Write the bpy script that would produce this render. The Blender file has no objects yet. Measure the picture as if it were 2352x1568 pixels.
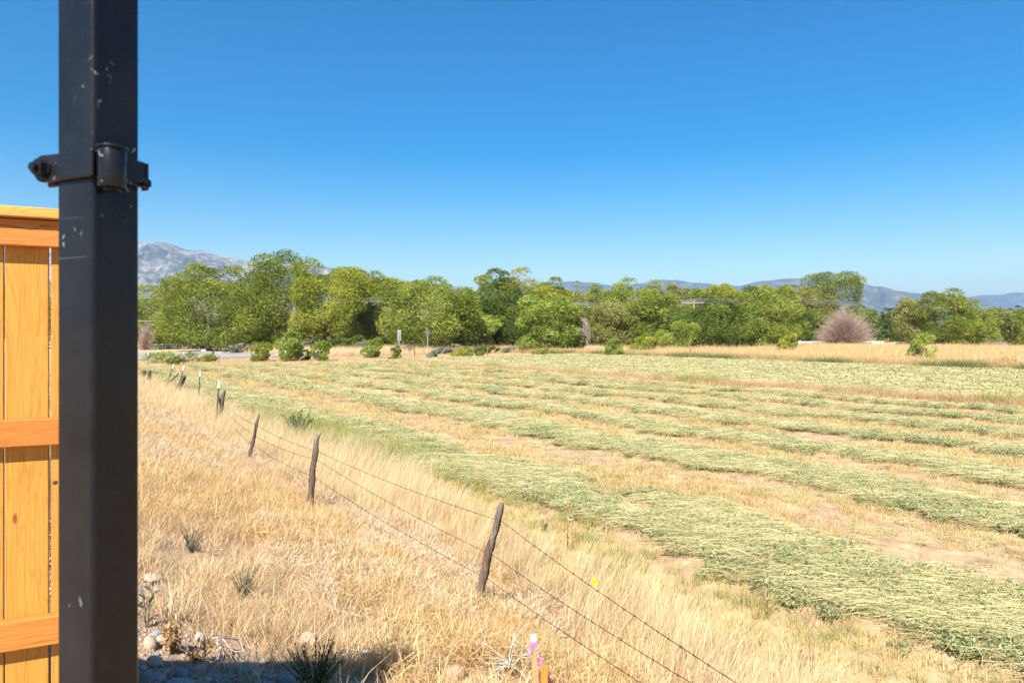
import bpy, bmesh, math, random
import numpy as np
from mathutils import Vector, Matrix

S = bpy.context.scene
COL = S.collection
R = math.radians
random.seed(7)
RNG = np.random.default_rng(11)

# ------------------------------------------------------------------ camera, sky, sun, exposure
CAM_Z = 1.45
cam_d = bpy.data.cameras.new('camera')
cam = bpy.data.objects.new('camera', cam_d)
COL.objects.link(cam)
cam.location = (0, 0, CAM_Z)
cam.rotation_euler = (R(90), 0, 0)
cam_d.lens = 24; cam_d.sensor_width = 36; cam_d.sensor_fit = 'HORIZONTAL'
cam_d.shift_y = -0.0068
cam_d.clip_start = 0.05; cam_d.clip_end = 60000
cam_d.dof.use_dof = True; cam_d.dof.focus_distance = 14.0; cam_d.dof.aperture_fstop = 9.0
S.camera = cam

SUN_AZ, SUN_EL = -17.0, 46.0          # degrees left of straight behind the camera, height
sx, sy, sz = math.sin(R(SUN_AZ)) * math.cos(R(SUN_EL)), -math.cos(R(SUN_AZ)) * math.cos(R(SUN_EL)), math.sin(R(SUN_EL))
SUN_DIR = Vector((sx, sy, sz))
world = bpy.data.worlds.new('World'); S.world = world; world.use_nodes = True
wn = world.node_tree; wn.nodes.clear()
sky = wn.nodes.new('ShaderNodeTexSky'); sky.sky_type = 'NISHITA'; sky.sun_disc = False
sky.sun_elevation = R(SUN_EL); sky.sun_rotation = math.atan2(sx, sy)
sky.altitude = 1100; sky.air_density = 1.45; sky.dust_density = 0.9; sky.ozone_density = 3.0
hsv = wn.nodes.new('ShaderNodeHueSaturation'); hsv.inputs['Hue'].default_value = 0.503; hsv.inputs['Saturation'].default_value = 1.72
bg = wn.nodes.new('ShaderNodeBackground'); bg.inputs['Strength'].default_value = 0.060
wo = wn.nodes.new('ShaderNodeOutputWorld')
wn.links.new(sky.outputs[0], hsv.inputs['Color']); wn.links.new(hsv.outputs[0], bg.inputs['Color']); wn.links.new(bg.outputs[0], wo.inputs['Surface'])
sun_d = bpy.data.lights.new('sun', 'SUN'); sun_d.energy = 5.0; sun_d.angle = R(0.53); sun_d.color = (1.0, 0.95, 0.87)
sun = bpy.data.objects.new('sun', sun_d); COL.objects.link(sun)
sun.rotation_euler = SUN_DIR.to_track_quat('Z', 'Y').to_euler()
sun.location = (0, -20, 40)
S.view_settings.view_transform = 'Standard'; S.view_settings.look = 'None'
S.view_settings.exposure = 1.3; S.view_settings.gamma = 1.0; S.view_settings.use_curve_mapping = False
S.render.engine = 'CYCLES'
S.cycles.use_denoising = True; S.cycles.use_adaptive_sampling = True; S.cycles.adaptive_threshold = 0.02
try: S.cycles.denoiser = 'OPENIMAGEDENOISE'
except Exception: pass
S.cycles.max_bounces = 6; S.cycles.diffuse_bounces = 3; S.cycles.transmission_bounces = 3; S.cycles.glossy_bounces = 2
S.cycles.volume_bounces = 0; S.cycles.caustics_reflective = False; S.cycles.caustics_refractive = False

# ------------------------------------------------------------------ helpers
FPX = 1568.0; HOR = 768.0; CX = 1176.0       # photograph measured at 2352 px wide
ZF = -1.55                                   # level of the hay field
PX, PY = 0.81, 0.5864                        # across the field; along it is (-PY, PX)
def pq(x, y): return PX * x + PY * y, -PY * x + PX * y
def xy(p, q): return PX * p - PY * q, PY * p + PX * q
def ray(xd, D): return (xd - CX) / FPX * D, D
def gnd(xd, yd, z=ZF):
    D = FPX * (CAM_Z - z) / (yd - HOR)
    return (xd - CX) / FPX * D, D
def zat(yd, D): return CAM_Z + (HOR - yd) / FPX * D

def wig(a, b, s=0.0):
    return (np.sin(a * 1.7 + s) * np.cos(b * 1.3 - s * 2) + 0.6 * np.sin(a * 3.9 + b * 2.7 + s) + 0.35 * np.cos(b * 7.1 - a * 5.3 + 2 * s)) / 1.95
WIND = [(7.2, 9.4), (12.2, 13.9), (15.9, 17.3), (19.4, 20.6), (22.9, 24.1), (26.5, 27.7), (29.8, 31.0)] + [(35.2 + 3.7 * k, 38.2 + 3.7 * k) for k in range(7)]
def wob(q): return 0.28 * np.sin(q * 0.55) + 0.16 * np.sin(q * 1.37 + 1) + 0.08 * np.sin(q * 3.1 + 2)
def in_wind(p, q):
    pp = p + wob(q); m = np.zeros_like(pp)
    for a, b in WIND:
        c, h = (a + b) / 2, (b - a) / 2
        m = np.maximum(m, np.clip((1 - np.abs(pp - c) / h) * 4, 0, 1))
    return m * (q < 66)
def height(x, y):
    x = np.asarray(x, float); y = np.asarray(y, float)
    p, q = pq(x, y)
    e = np.clip((p - 0.10) / 0.32, 0, 1); e = e * e * (3 - 2 * e)
    z = -0.30 * e - np.clip((p - 0.30) * 0.29, 0, 1.25) * e
    near = np.exp(-np.hypot(x, y) / 40)
    z = z + (0.035 * wig(x * 1.1, y * 1.1) + 0.014 * wig(x * 4.3, y * 4.3, 1.0)) * near * np.clip((p - 0.1) * 2, 0, 1)
    z = z + in_wind(p, q) * 0.07 * (0.6 + 0.4 * wig(p * 1.2, q * 0.9, 3)) * (p < 34)
    z = z + 0.16 * np.exp(-((p + wob(q) - 33.2) / 0.7) ** 2) * (q < 66)
    return z
def H1(x, y): return float(height(np.array([x]), np.array([y]))[0])

def link(o, parent=None):
    COL.objects.link(o)
    if parent is not None: o.parent = parent
    return o
def tag(o, label=None, cat=None, group=None, kind=None):
    if label: o['label'] = label
    if cat: o['category'] = cat
    if group: o['group'] = group
    if kind: o['kind'] = kind
    return o
def empty(name, loc=(0, 0, 0), rz=0, label=None, cat=None, group=None):
    o = bpy.data.objects.new(name, None); COL.objects.link(o)
    o.empty_display_size = 0.2; o.location = loc; o.rotation_euler = (0, 0, rz)
    return tag(o, label, cat, group)
def mesh_np(name, v, f, tone=None, smooth=False):
    """v (N,3), f (M,k) with constant k"""
    v = np.asarray(v, np.float32); f = np.asarray(f, np.int32)
    me = bpy.data.meshes.new(name)
    k = f.shape[1]
    me.vertices.add(len(v)); me.vertices.foreach_set('co', v.ravel())
    me.loops.add(f.size); me.loops.foreach_set('vertex_index', f.ravel())
    me.polygons.add(len(f)); me.polygons.foreach_set('loop_start', np.arange(0, f.size, k, dtype=np.int32))
    try: me.polygons.foreach_set('loop_total', np.full(len(f), k, np.int32))
    except Exception: pass
    if smooth: me.polygons.foreach_set('use_smooth', np.ones(len(f), bool))
    me.update(calc_edges=True)
    if tone is not None:
        a = me.attributes.new('tone', 'FLOAT', 'POINT'); a.data.foreach_set('value', np.asarray(tone, np.float32))
    return me
def mobj(name, me, m, parent=None, loc=None):
    o = bpy.data.objects.new(name, me); link(o, parent)
    if m is not None:
        me.materials.clear(); me.materials.append(m)
    if loc is not None: o.location = loc
    return o
def bm_obj(name, bm, m, parent=None, smooth=False, loc=None):
    me = bpy.data.meshes.new(name)
    bmesh.ops.recalc_face_normals(bm, faces=bm.faces)
    bm.to_mesh(me); bm.free()
    if smooth:
        me.polygons.foreach_set('use_smooth', np.ones(len(me.polygons), bool)); me.update()
    return mobj(name, me, m, parent, loc)
def add_box(bm, x0, x1, y0, y1, z0, z1, bevel=0.0):
    r = bmesh.ops.create_cube(bm, size=1.0)
    vs = r['verts']
    for v in vs:
        v.co = Vector((x0 + (v.co.x + .5) * (x1 - x0), y0 + (v.co.y + .5) * (y1 - y0), z0 + (v.co.z + .5) * (z1 - z0)))
    if bevel:
        es = list({e for v in vs for e in v.link_edges})
        bmesh.ops.bevel(bm, geom=es, offset=bevel, segments=2, affect='EDGES', profile=0.5)
def add_cyl(bm, c, axis, r, h, seg=16, r2=None):
    M = Matrix.Translation(Vector(c)) @ Vector(axis).to_track_quat('Z', 'Y').to_matrix().to_4x4()
    bmesh.ops.create_cone(bm, cap_ends=True, segments=seg, radius1=r, radius2=r if r2 is None else r2, depth=h, matrix=M)
def tube_np(pts, rad, seg=6, cap=True):
    """one tapered tube along a polyline -> verts, quads"""
    pts = np.asarray(pts, float); n = len(pts)
    rad = np.broadcast_to(np.asarray(rad, float), (n,))
    d = np.gradient(pts, axis=0); d /= np.linalg.norm(d, axis=1)[:, None] + 1e-9
    ref = np.array([0.3, 0.9, 0.2]) if abs(d[0, 2]) > 0.7 else np.array([0, 0, 1.0])
    u = np.cross(d, ref); u /= np.linalg.norm(u, axis=1)[:, None] + 1e-9
    w = np.cross(d, u)
    a = np.linspace(0, 2 * np.pi, seg, endpoint=False)
    v = pts[:, None, :] + rad[:, None, None] * (np.cos(a)[None, :, None] * u[:, None, :] + np.sin(a)[None, :, None] * w[:, None, :])
    v = v.reshape(-1, 3)
    i = np.arange(n - 1)[:, None] * seg; j = np.arange(seg)[None, :]; j2 = (j + 1) % seg
    f = np.stack([i + j, i + j2, i + seg + j2, i + seg + j], -1).reshape(-1, 4)
    if cap:
        c0 = len(v); v = np.vstack([v, pts[:1], pts[-1:]])
        jj = np.arange(seg)
        e0 = np.stack([np.full(seg, c0), (jj + 1) % seg, jj, jj], -1)
        b = (n - 1) * seg
        e1 = np.stack([np.full(seg, c0 + 1), b + jj, b + (jj + 1) % seg, b + (jj + 1) % seg], -1)
        # triangles written as thin quads would be degenerate: split instead with a midpoint ring
        f = np.vstack([f]); return v, f, np.vstack([e0[:, :3], e1[:, :3]])
    return v, f, np.zeros((0, 3), int)
def tubes_mesh(name, tubes):
    """tubes: list of (pts, rad, seg) joined into one mesh of one part"""
    vs, faces, off = [], [], 0
    for pts, rad, seg in tubes:
        v, f, t = tube_np(pts, rad, seg)
        vs.append(v); faces += (f + off).tolist() + (t + off).tolist(); off += len(v)
    me = bpy.data.meshes.new(name)
    me.from_pydata(np.vstack(vs).tolist(), [], faces); me.update()
    me.polygons.foreach_set('use_smooth', np.ones(len(me.polygons), bool))
    return me

# ------------------------------------------------------------------ materials
class NT:
    def __init__(s, name):
        s.m = bpy.data.materials.new(name); s.m.use_nodes = True
        s.t = s.m.node_tree; s.t.nodes.clear()
        s.out = s.t.nodes.new('ShaderNodeOutputMaterial')
    def n(s, typ, **kw):
        nd = s.t.nodes.new(typ)
        for k, v in kw.items():
            if k in nd.inputs.keys() if isinstance(k, str) else False: pass
            setattr(nd, k, v)
        return nd
    def l(s, a, b): s.t.links.new(a, b)
    def math(s, op, a, b=None, c=None):
        nd = s.n('ShaderNodeMath', operation=op)
        for i, v in enumerate((a, b, c)):
            if v is None: continue
            if isinstance(v, (int, float)): nd.inputs[i].default_value = v
            else: s.l(v, nd.inputs[i])
        return nd.outputs[0]
    def noise(s, vec, scale, detail=4, rough=0.55, dist=0.0):
        nd = s.n('ShaderNodeTexNoise'); nd.inputs['Scale'].default_value = scale; nd.inputs['Detail'].default_value = detail
        nd.inputs['Roughness'].default_value = rough; nd.inputs['Distortion'].default_value = dist
        if vec is not None: s.l(vec, nd.inputs['Vector'])
        return nd.outputs['Fac']
    def ramp(s, fac, stops, interp='LINEAR'):
        nd = s.n('ShaderNodeValToRGB'); cr = nd.color_ramp; cr.interpolation = interp
        while len(cr.elements) < len(stops): cr.elements.new(0.5)
        for e, (p, c) in zip(cr.elements, stops):
            e.position = p; e.color = (*c, 1) if len(c) == 3 else c
        s.l(fac, nd.inputs[0]); return nd.outputs['Color']
    def mix(s, fac, a, b, blend='MIX'):
        nd = s.n('ShaderNodeMix', data_type='RGBA', blend_type=blend)
        for sock, v in ((nd.inputs[0], fac), (nd.inputs[6], a), (nd.inputs[7], b)):
            if isinstance(v, (int, float)): sock.default_value = v
            elif isinstance(v, tuple): sock.default_value = (*v, 1)
            else: s.l(v, sock)
        return nd.outputs[2]
    def mapping(s, vec, scale=(1, 1, 1), rot=(0, 0, 0)):
        nd = s.n('ShaderNodeMapping'); nd.inputs['Scale'].default_value = scale; nd.inputs['Rotation'].default_value = rot
        s.l(vec, nd.inputs['Vector']); return nd.outputs[0]
    def bump(s, h, strength=0.3, dist=0.01):
        nd = s.n('ShaderNodeBump'); nd.inputs['Strength'].default_value = strength; nd.inputs['Distance'].default_value = dist
        s.l(h, nd.inputs['Height']); return nd.outputs[0]
    def bsdf(s, col, rough=0.8, metal=0.0, spec=0.3, normal=None):
        b = s.n('ShaderNodeBsdfPrincipled')
        if isinstance(col, tuple): b.inputs['Base Color'].default_value = (*col, 1)
        else: s.l(col, b.inputs['Base Color'])
        if isinstance(rough, (int, float)): b.inputs['Roughness'].default_value = rough
        else: s.l(rough, b.inputs['Roughness'])
        b.inputs['Metallic'].default_value = metal
        b.inputs['Specular IOR Level'].default_value = spec
        if normal is not None: s.l(normal, b.inputs['Normal'])
        s.l(b.outputs[0], s.out.inputs['Surface']); return b
    def pos(s): return s.n('ShaderNodeNewGeometry').outputs['Position']
    def obj(s): return s.n('ShaderNodeTexCoord').outputs['Object']
    def rnd(s): return s.n('ShaderNodeObjectInfo').outputs['Random']

def foliage(name, stops, trans=0.35, rndw=0.35, nscale=None, nw=0.4, gloss=0.0):
    """stops: colours from tone 0 to 1; tone comes from each blade or leaf"""
    t = NT(name)
    a = t.n('ShaderNodeAttribute'); a.attribute_name = 'tone'
    f = a.outputs['Fac']
    r = t.math('MULTIPLY', t.math('SUBTRACT', t.rnd(), 0.5), rndw)
    f = t.math('ADD', f, r)
    if nscale:
        nz = t.math('MULTIPLY', t.math('SUBTRACT', t.noise(t.pos(), nscale, 3), 0.5), nw * 2)
        f = t.math('ADD', f, nz)
    c = t.ramp(f, stops)
    d = t.n('ShaderNodeBsdfDiffuse'); t.l(c, d.inputs['Color'])
    tr = t.n('ShaderNodeBsdfTranslucent'); t.l(c, tr.inputs['Color'])
    mx = t.n('ShaderNodeMixShader'); mx.inputs[0].default_value = trans
    t.l(d.outputs[0], mx.inputs[1]); t.l(tr.outputs[0], mx.inputs[2])
    sh = mx.outputs[0]
    if gloss:
        g = t.n('ShaderNodeBsdfGlossy'); g.inputs['Roughness'].default_value = 0.45; g.inputs['Color'].default_value = (1, 1, 1, 1)
        m2 = t.n('ShaderNodeMixShader'); m2.inputs[0].default_value = gloss
        t.l(sh, m2.inputs[1]); t.l(g.outputs[0], m2.inputs[2]); sh = m2.outputs[0]
    t.l(sh, t.out.inputs['Surface']); return t.m
def plain(name, col, rough=0.7, metal=0.0, spec=0.4, var=0.25, scale=8.0, bump=0.0):
    t = NT(name); n = t.noise(t.obj(), scale, 5, 0.6)
    c = t.mix(1.0, t.ramp(n, [(0.3, tuple(x * (1 - var) for x in col)), (0.7, tuple(min(1, x * (1 + var)) for x in col))]), (1, 1, 1), 'MULTIPLY')
    t.bsdf(c, rough, metal, spec, t.bump(n, bump, 0.01) if bump else None); return t.m

M = {}
M['straw'] = foliage('straw_grass', [(0.0, (0.46, 0.3, 0.13)), (0.45, (0.7, 0.535, 0.285)), (1.0, (0.86, 0.73, 0.47))], .35, .35, 0.6, .22, .02)
M['tan'] = foliage('tan_grass', [(0.0, (0.38, 0.235, 0.115)), (0.5, (0.65, 0.465, 0.25)), (1.0, (0.86, 0.7, 0.455))], .35, .4, 0.7, .25)
M['gold'] = foliage('golden_weed', [(0.0, (0.44, 0.27, 0.1)), (0.5, (0.67, 0.465, 0.215)), (1.0, (0.82, 0.65, 0.37))], .35, .3)
M['grey'] = foliage('grey_weed', [(0.0, (0.42, 0.29, 0.175)), (0.5, (0.66, 0.49, 0.32)), (1.0, (0.84, 0.69, 0.49))], .25, .3)
M['stubble'] = foliage('stubble', [(0.0, (0.42, 0.27, 0.12)), (0.5, (0.64, 0.46, 0.21)), (1.0, (0.8, 0.64, 0.34))], .35, .4)
M['hay'] = foliage('cut_hay_stem', [(0.0, (0.4, 0.34, 0.155)), (0.5, (0.61, 0.535, 0.265)), (1.0, (0.79, 0.71, 0.42))], .35, .25)
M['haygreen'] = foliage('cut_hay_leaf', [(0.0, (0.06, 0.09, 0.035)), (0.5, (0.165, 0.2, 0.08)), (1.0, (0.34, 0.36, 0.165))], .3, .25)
M['greengrass'] = foliage('green_grass', [(0.0, (0.17, 0.18, 0.045)), (0.5, (0.33, 0.33, 0.1)), (1.0, (0.52, 0.48, 0.19))], .4, .4)
M['weedgreen'] = foliage('green_weed', [(0.0, (.045, .075, .03)), (0.6, (.09, .14, .055)), (1.0, (.17, .22, .09))], .3, .3)
M['elm'] = foliage('elm_leaves', [(0.0, (0.068, 0.093, 0.014)), (0.5, (0.216, 0.26, 0.044)), (1.0, (0.421, 0.437, 0.097))], .45, .2, .35, .22, 0)
M['elm_yellow'] = foliage('yellow_green_leaves', [(0.0, (0.111, 0.146, 0.018)), (0.5, (0.292, 0.319, 0.046)), (1.0, (0.491, 0.487, 0.099))], .45, .2, .35, .22, 0)
M['elm_olive'] = foliage('olive_leaves', [(0.0, (0.105, 0.12, 0.031)), (0.5, (0.277, 0.279, 0.075)), (1.0, (0.462, 0.424, 0.162))], .45, .2, .35, .22, 0)
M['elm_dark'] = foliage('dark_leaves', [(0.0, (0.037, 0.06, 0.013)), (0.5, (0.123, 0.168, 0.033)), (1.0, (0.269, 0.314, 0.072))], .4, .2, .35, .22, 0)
M['willow'] = foliage('light_green_leaves', [(0.0, (0.099, 0.146, 0.022)), (0.5, (0.287, 0.347, 0.061)), (1.0, (0.491, 0.515, 0.138))], .45, .2, .6, .22, 0)
M['sage'] = foliage('grey_sage', [(0.0, (.12, .12, .07)), (0.5, (.25, .25, .17)), (1.0, (.40, .38, .28))], .3, .3)
M['twig'] = foliage('dead_twigs', [(0.0, (0.24, 0.165, 0.13)), (0.5, (0.41, 0.3, 0.245)), (1.0, (0.56, 0.44, 0.37))], .1, .1)
M['vine'] = foliage('dead_vines', [(0.0, (.20, .15, .115)), (0.5, (.36, .29, .235)), (1.0, (.52, .44, .37))], .1, .1)
M['brownleaf'] = foliage('brown_leaves', [(0.0, (0.28, 0.155, 0.065)), (0.5, (0.47, 0.295, 0.13)), (1.0, (0.6, 0.43, 0.23))], .3, .2)
M['rabbit'] = foliage('rabbitbrush_stems', [(0.0, (0.06, 0.075, 0.035)), (0.5, (0.14, 0.17, 0.08)), (1.0, (0.24, 0.265, 0.13))], .2, .2)
M['bonetwig'] = plain('bleached_branch', (.43, .375, .315), .8, var=.3, scale=30)

def ground_mat():
    t = NT('ground_soil')
    P = t.pos()
    sp = t.n('ShaderNodeSeparateXYZ'); t.l(P, sp.inputs[0])
    p = t.math('ADD', t.math('MULTIPLY', sp.outputs[0], PX), t.math('MULTIPLY', sp.outputs[1], PY))
    q = t.math('SUBTRACT', t.math('MULTIPLY', sp.outputs[1], PX), t.math('MULTIPLY', sp.outputs[0], PY))
    n1 = t.noise(P, 0.35, 5, .6); n2 = t.noise(P, 3.0, 6, .65); n3 = t.noise(P, 26.0, 4, .7)
    soil = t.ramp(n2, [(.25, (.20, .125, .075)), (.5, (.33, .215, .135)), (.75, (.46, .32, .21))])
    soil = t.mix(.5, soil, t.ramp(n3, [(.3, (.16, .10, .06)), (.7, (.52, .38, .26))]))
    # stubble litter on the field, dry litter in the long grass, golden grass beyond
    fieldc = t.ramp(t.math('ADD', t.math('MULTIPLY', n2, .6), t.math('MULTIPLY', n3, .4)), [(.36, (.22, .14, .085)), (.5, (.37, .25, .15)), (.62, (.50, .37, .215))])
    dryc = t.ramp(n2, [(.3, (.36, .235, .11)), (.6, (.54, .38, .19)), (.8, (.60, .46, .26))])
    goldc = t.ramp(n1, [(.3, (.47, .31, .10)), (.6, (.57, .40, .15)), (.8, (.60, .45, .20))])
    pw = t.math('ADD', p, t.math('MULTIPLY', t.math('SUBTRACT', n1, .5), 1.6))
    def step(v, a, w): return t.math('MULTIPLY_ADD', v, 1 / w, -a / w + .0)
    def sm(v, a, w):
        nd = t.n('ShaderNodeMapRange', interpolation_type='SMOOTHSTEP'); t.l(v, nd.inputs[0])
        nd.inputs[1].default_value = a - w / 2; nd.inputs[2].default_value = a + w / 2; return nd.outputs[0]
    c = t.mix(t.math('MULTIPLY', sm(pw, 2.2, 2.4), .75), soil, dryc)
    c = t.mix(t.math('MULTIPLY', sm(pw, 7.0, 1.0), .8), c, fieldc)
    c = t.mix(sm(pw, 61.0, 2.0), c, goldc)
    far = sm(q, 68.0, 3.0)
    c = t.mix(far, c, t.mix(.5, dryc, (.46, .35, .20)))
    # far valley floor
    ln = t.n('ShaderNodeVectorMath', operation='LENGTH'); t.l(P, ln.inputs[0])
    c = t.mix(sm(ln.outputs['Value'], 320, 120), c, (.22, .19, .11))
    h = t.math('ADD', t.math('MULTIPLY', n2, .6), t.math('MULTIPLY', n3, .35))
    t.bsdf(c, .95, 0, .1, t.bump(h, .6, .05)); return t.m
M['ground'] = ground_mat()

def rock_mat(name, a, b):
    t = NT(name); o = t.obj(); n = t.noise(o, 9, 6, .65); n2 = t.noise(o, 60, 4, .7)
    c = t.mix(.35, t.ramp(n, [(.3, a), (.7, b)]), t.ramp(n2, [(.35, tuple(x * .6 for x in a)), (.65, b)]))
    c = t.mix(t.math('MULTIPLY', t.rnd(), .4), c, tuple(x * .75 for x in a))
    t.bsdf(c, .85, 0, .25, t.bump(t.math('ADD', n, t.math('MULTIPLY', n2, .4)), .5, .01)); return t.m
M['rock_tan'] = rock_mat('tan_stone', (.44, .31, .20), (.62, .49, .36))
M['rock_pink'] = rock_mat('pinkish_stone', (.42, .26, .17), (.58, .41, .30))
M['rock_grey'] = rock_mat('grey_stone', (.24, .23, .22), (.40, .38, .36))
M['rock_pale'] = rock_mat('pale_stone', (.42, .325, .225), (.56, .45, .325))
M['clod'] = rock_mat('soil_clod', (.33, .20, .12), (.48, .31, .20))

def cedar(name, base, dark, axis, vary=.25):
    t = NT(name); o = t.obj()
    rv = t.rnd()
    off = t.n('ShaderNodeCombineXYZ'); t.l(t.math('MULTIPLY', rv, 37.0), off.inputs[0]); t.l(t.math('MULTIPLY', rv, 91.0), off.inputs[1]); t.l(t.math('MULTIPLY', rv, 53.0), off.inputs[2])
    ad = t.n('ShaderNodeVectorMath', operation='ADD'); t.l(o, ad.inputs[0]); t.l(off.outputs[0], ad.inputs[1])
    sc = (1.3, 9, 9) if axis == 'x' else (9, 9, 0.9)
    v = t.mapping(ad.outputs[0], sc)
    big = t.noise(v, 1.6, 2, .5, 1.4)
    rings = t.math('FRACT', t.math('MULTIPLY', big, 11.0))
    rings = t.math('ABSOLUTE', t.math('SUBTRACT', rings, .5))
    fine = t.noise(t.mapping(ad.outputs[0], (3, 160, 160) if axis == 'x' else (160, 160, 3)), 1.0, 4, .6)
    c = t.ramp(rings, [(.0, dark), (.16, base), (.5, tuple(min(1, x * 1.10) for x in base))])
    c = t.mix(.5, c, t.ramp(fine, [(.3, tuple(x * .6 for x in base)), (.7, tuple(min(1, x * 1.25) for x in base))]))
    c = t.mix(t.math('MULTIPLY', rv, vary), c, dark)
    kn = t.n('ShaderNodeTexVoronoi'); kn.inputs['Scale'].default_value = 1.0
    t.l(t.mapping(ad.outputs[0], (4, 7, 7) if axis == 'x' else (7, 7, 2.4)), kn.inputs['Vector'])
    knot = t.ramp(kn.outputs['Distance'], [(.025, (1, 1, 1)), (.06, (0, 0, 0))])
    c = t.mix(knot, c, (.20, .075, .02))
    t.bsdf(c, .62, 0, .25, t.bump(t.math('ADD', fine, t.math('MULTIPLY', rings, .5)), .35, .004)); return t.m
M['cedar_picket'] = cedar('stained_cedar_picket', (.54, .245, .042), (.38, .14, .018), 'z')
M['cedar_rail'] = cedar('stained_cedar_rail', (.50, .18, .034), (.33, .10, .015), 'x')
M['cedar_cap'] = cedar('stained_cedar_cap', (.60, .29, .062), (.42, .17, .028), 'x')
M['stake'] = cedar('survey_lath', (.50, .29, .14), (.34, .17, .07), 'z')
M['stake_orange'] = cedar('orange_stake', (.58, .22, .035), (.42, .13, .02), 'z')

def old_wood():
    t = NT('weathered_post_wood'); o = t.obj()
    f = t.noise(t.mapping(o, (40, 40, 2.2)), 1, 5, .7, .6); g = t.noise(o, 5, 4, .6)
    c = t.ramp(f, [(.3, (.022, .014, .010)), (.5, (.105, .072, .052)), (.70, (.30, .235, .185))])
    c = t.mix(t.math('MULTIPLY', t.ramp(g, [(.5, (0, 0, 0)), (.7, (1, 1, 1))]), .45), c, (.20, .10, .05))
    sp = t.n('ShaderNodeSeparateXYZ'); t.l(o, sp.inputs[0])
    top = t.n('ShaderNodeMapRange'); t.l(sp.outputs[2], top.inputs[0]); top.inputs[1].default_value = .85; top.inputs[2].default_value = 1.15
    c = t.mix(t.math('MULTIPLY', top.outputs[0], .35), c, (.34, .30, .265))
    t.bsdf(c, .9, 0, .15, t.bump(f, .8, .012)); return t.m
M['oldwood'] = old_wood()

def black_metal():
    t = NT('black_powder_coat'); o = t.obj()
    n = t.noise(o, 14, 4, .6)
    c = t.ramp(n, [(.3, (.006, .0065, .008)), (.7, (.010, .0105, .012))])
    # scuffs and paint specks
    v = t.n('ShaderNodeTexVoronoi'); v.inputs['Scale'].default_value = 1; v.inputs['Randomness'].default_value = 1
    dn = t.n('ShaderNodeTexNoise'); dn.inputs['Scale'].default_value = 55; t.l(o, dn.inputs['Vector'])
    dv = t.n('ShaderNodeVectorMath', operation='MULTIPLY_ADD'); t.l(dn.outputs['Color'], dv.inputs[0]); dv.inputs[1].default_value = (.03, .03, .05); t.l(o, dv.inputs[2])
    t.l(t.mapping(dv.outputs[0], (70, 70, 26)), v.inputs['Vector'])
    spk = t.ramp(v.outputs['Distance'], [(.07, (1, 1, 1)), (.17, (0, 0, 0))])
    zone = t.ramp(t.noise(o, 5.0, 3, .5), [(.52, (0, 0, 0)), (.60, (1, 1, 1))])
    c = t.mix(t.math('MULTIPLY', t.math('MULTIPLY', spk, zone), .5), c, (.45, .46, .48))
    scr = t.ramp(t.noise(t.mapping(o, (5, 5, 90), (0.1, .06, 0)), 1.0, 2, .5), [(.70, (0, 0, 0)), (.76, (1, 1, 1))])
    c = t.mix(t.math('MULTIPLY', scr, .20), c, (.25, .26, .28))
    dust = t.noise(t.mapping(o, (3, 3, 1.2)), 4.0, 5, .65)
    c = t.mix(t.math('MULTIPLY', t.ramp(dust, [(.4, (0, 0, 0)), (.75, (1, 1, 1))]), .035), c, (.20, .18, .155))
    t.bsdf(c, t.ramp(n, [(.3, (.20,) * 3), (.7, (.34,) * 3)]), 0, .26, t.bump(t.noise(o, 160, 2), .08, .001)); return t.m
M['black'] = black_metal()
M['galv'] = plain('galvanised_steel', (.48, .50, .52), .45, .6, .5, .2, 12)
M['tgreen'] = plain('green_post_paint', (.035, .060, .045), .6, 0, .4, .3, 20)
M['white'] = plain('white_paint', (.78, .78, .76), .55, 0, .4, .08, 6)
M['offwhite'] = plain('weathered_white_paint', (.66, .62, .54), .7, 0, .3, .2, 3)
M['wire'] = plain('rusty_wire', (.045, .026, .018), .8, .2, .3, .4, 40)
M['cable'] = plain('overhead_cable', (.42, .43, .44), .5, .3, .4, .1, 2)
M['asphalt'] = plain('asphalt', (.19, .175, .155), .9, 0, .2, .18, .35)
M['gravel_lot'] = plain('gravel_lot', (.30, .26, .22), .95, 0, .15, .2, .5)
M['pole'] = plain('brown_pole_wood', (.30, .16, .075), .85, 0, .2, .35, 6)
M['armgrey'] = plain('grey_arm_wood', (.27, .24, .20), .8, 0, .2, .25, 8)
M['postbrown'] = plain('brown_post_wood', (.30, .135, .055), .85, 0, .2, .35, 12)
M['bark'] = plain('grey_bark', (.19, .145, .105), .95, 0, .1, .45, 4, .6)
M['pink'] = plain('pink_ribbon', (.78, .17, .40), .5, 0, .4, .12, 30)
M['yellow'] = plain('yellow_tag', (.80, .52, .02), .5, 0, .4, .1, 20)
M['red'] = plain('red_reflector', (.60, .05, .03), .4, 0, .5, .1, 5)
M['dark'] = plain('dark_paint', (.03, .03, .035), .6, 0, .4, .2, 5)
M['concrete'] = plain('pale_concrete', (.26, .23, .19), .9, 0, .2, .2, 5)
M['yard'] = plain('yard_gravel', (.36, .30, .24), .95, 0, .1, .35, 18, .6)

# ------------------------------------------------------------------ numpy noise
_perm = np.random.default_rng(5).random((256, 256))
def vnoise(x, y):
    xi = np.floor(x).astype(int); yi = np.floor(y).astype(int); fx = x - xi; fy = y - yi
    fx = fx * fx * (3 - 2 * fx); fy = fy * fy * (3 - 2 * fy)
    g = lambda a, b: _perm[a & 255, b & 255]
    return (g(xi, yi) * (1 - fx) + g(xi + 1, yi) * fx) * (1 - fy) + (g(xi, yi + 1) * (1 - fx) + g(xi + 1, yi + 1) * fx) * fy
def fbm(x, y, o=5, ridged=False):
    s = 0; a = .5; t = 0
    for i in range(o):
        n = vnoise(x + 17 * i, y - 31 * i)
        if ridged: n = 1 - np.abs(2 * n - 1)
        s = s + a * n; t += a; a *= .5; x = x * 2.03; y = y * 2.03
    return s / t

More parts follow.
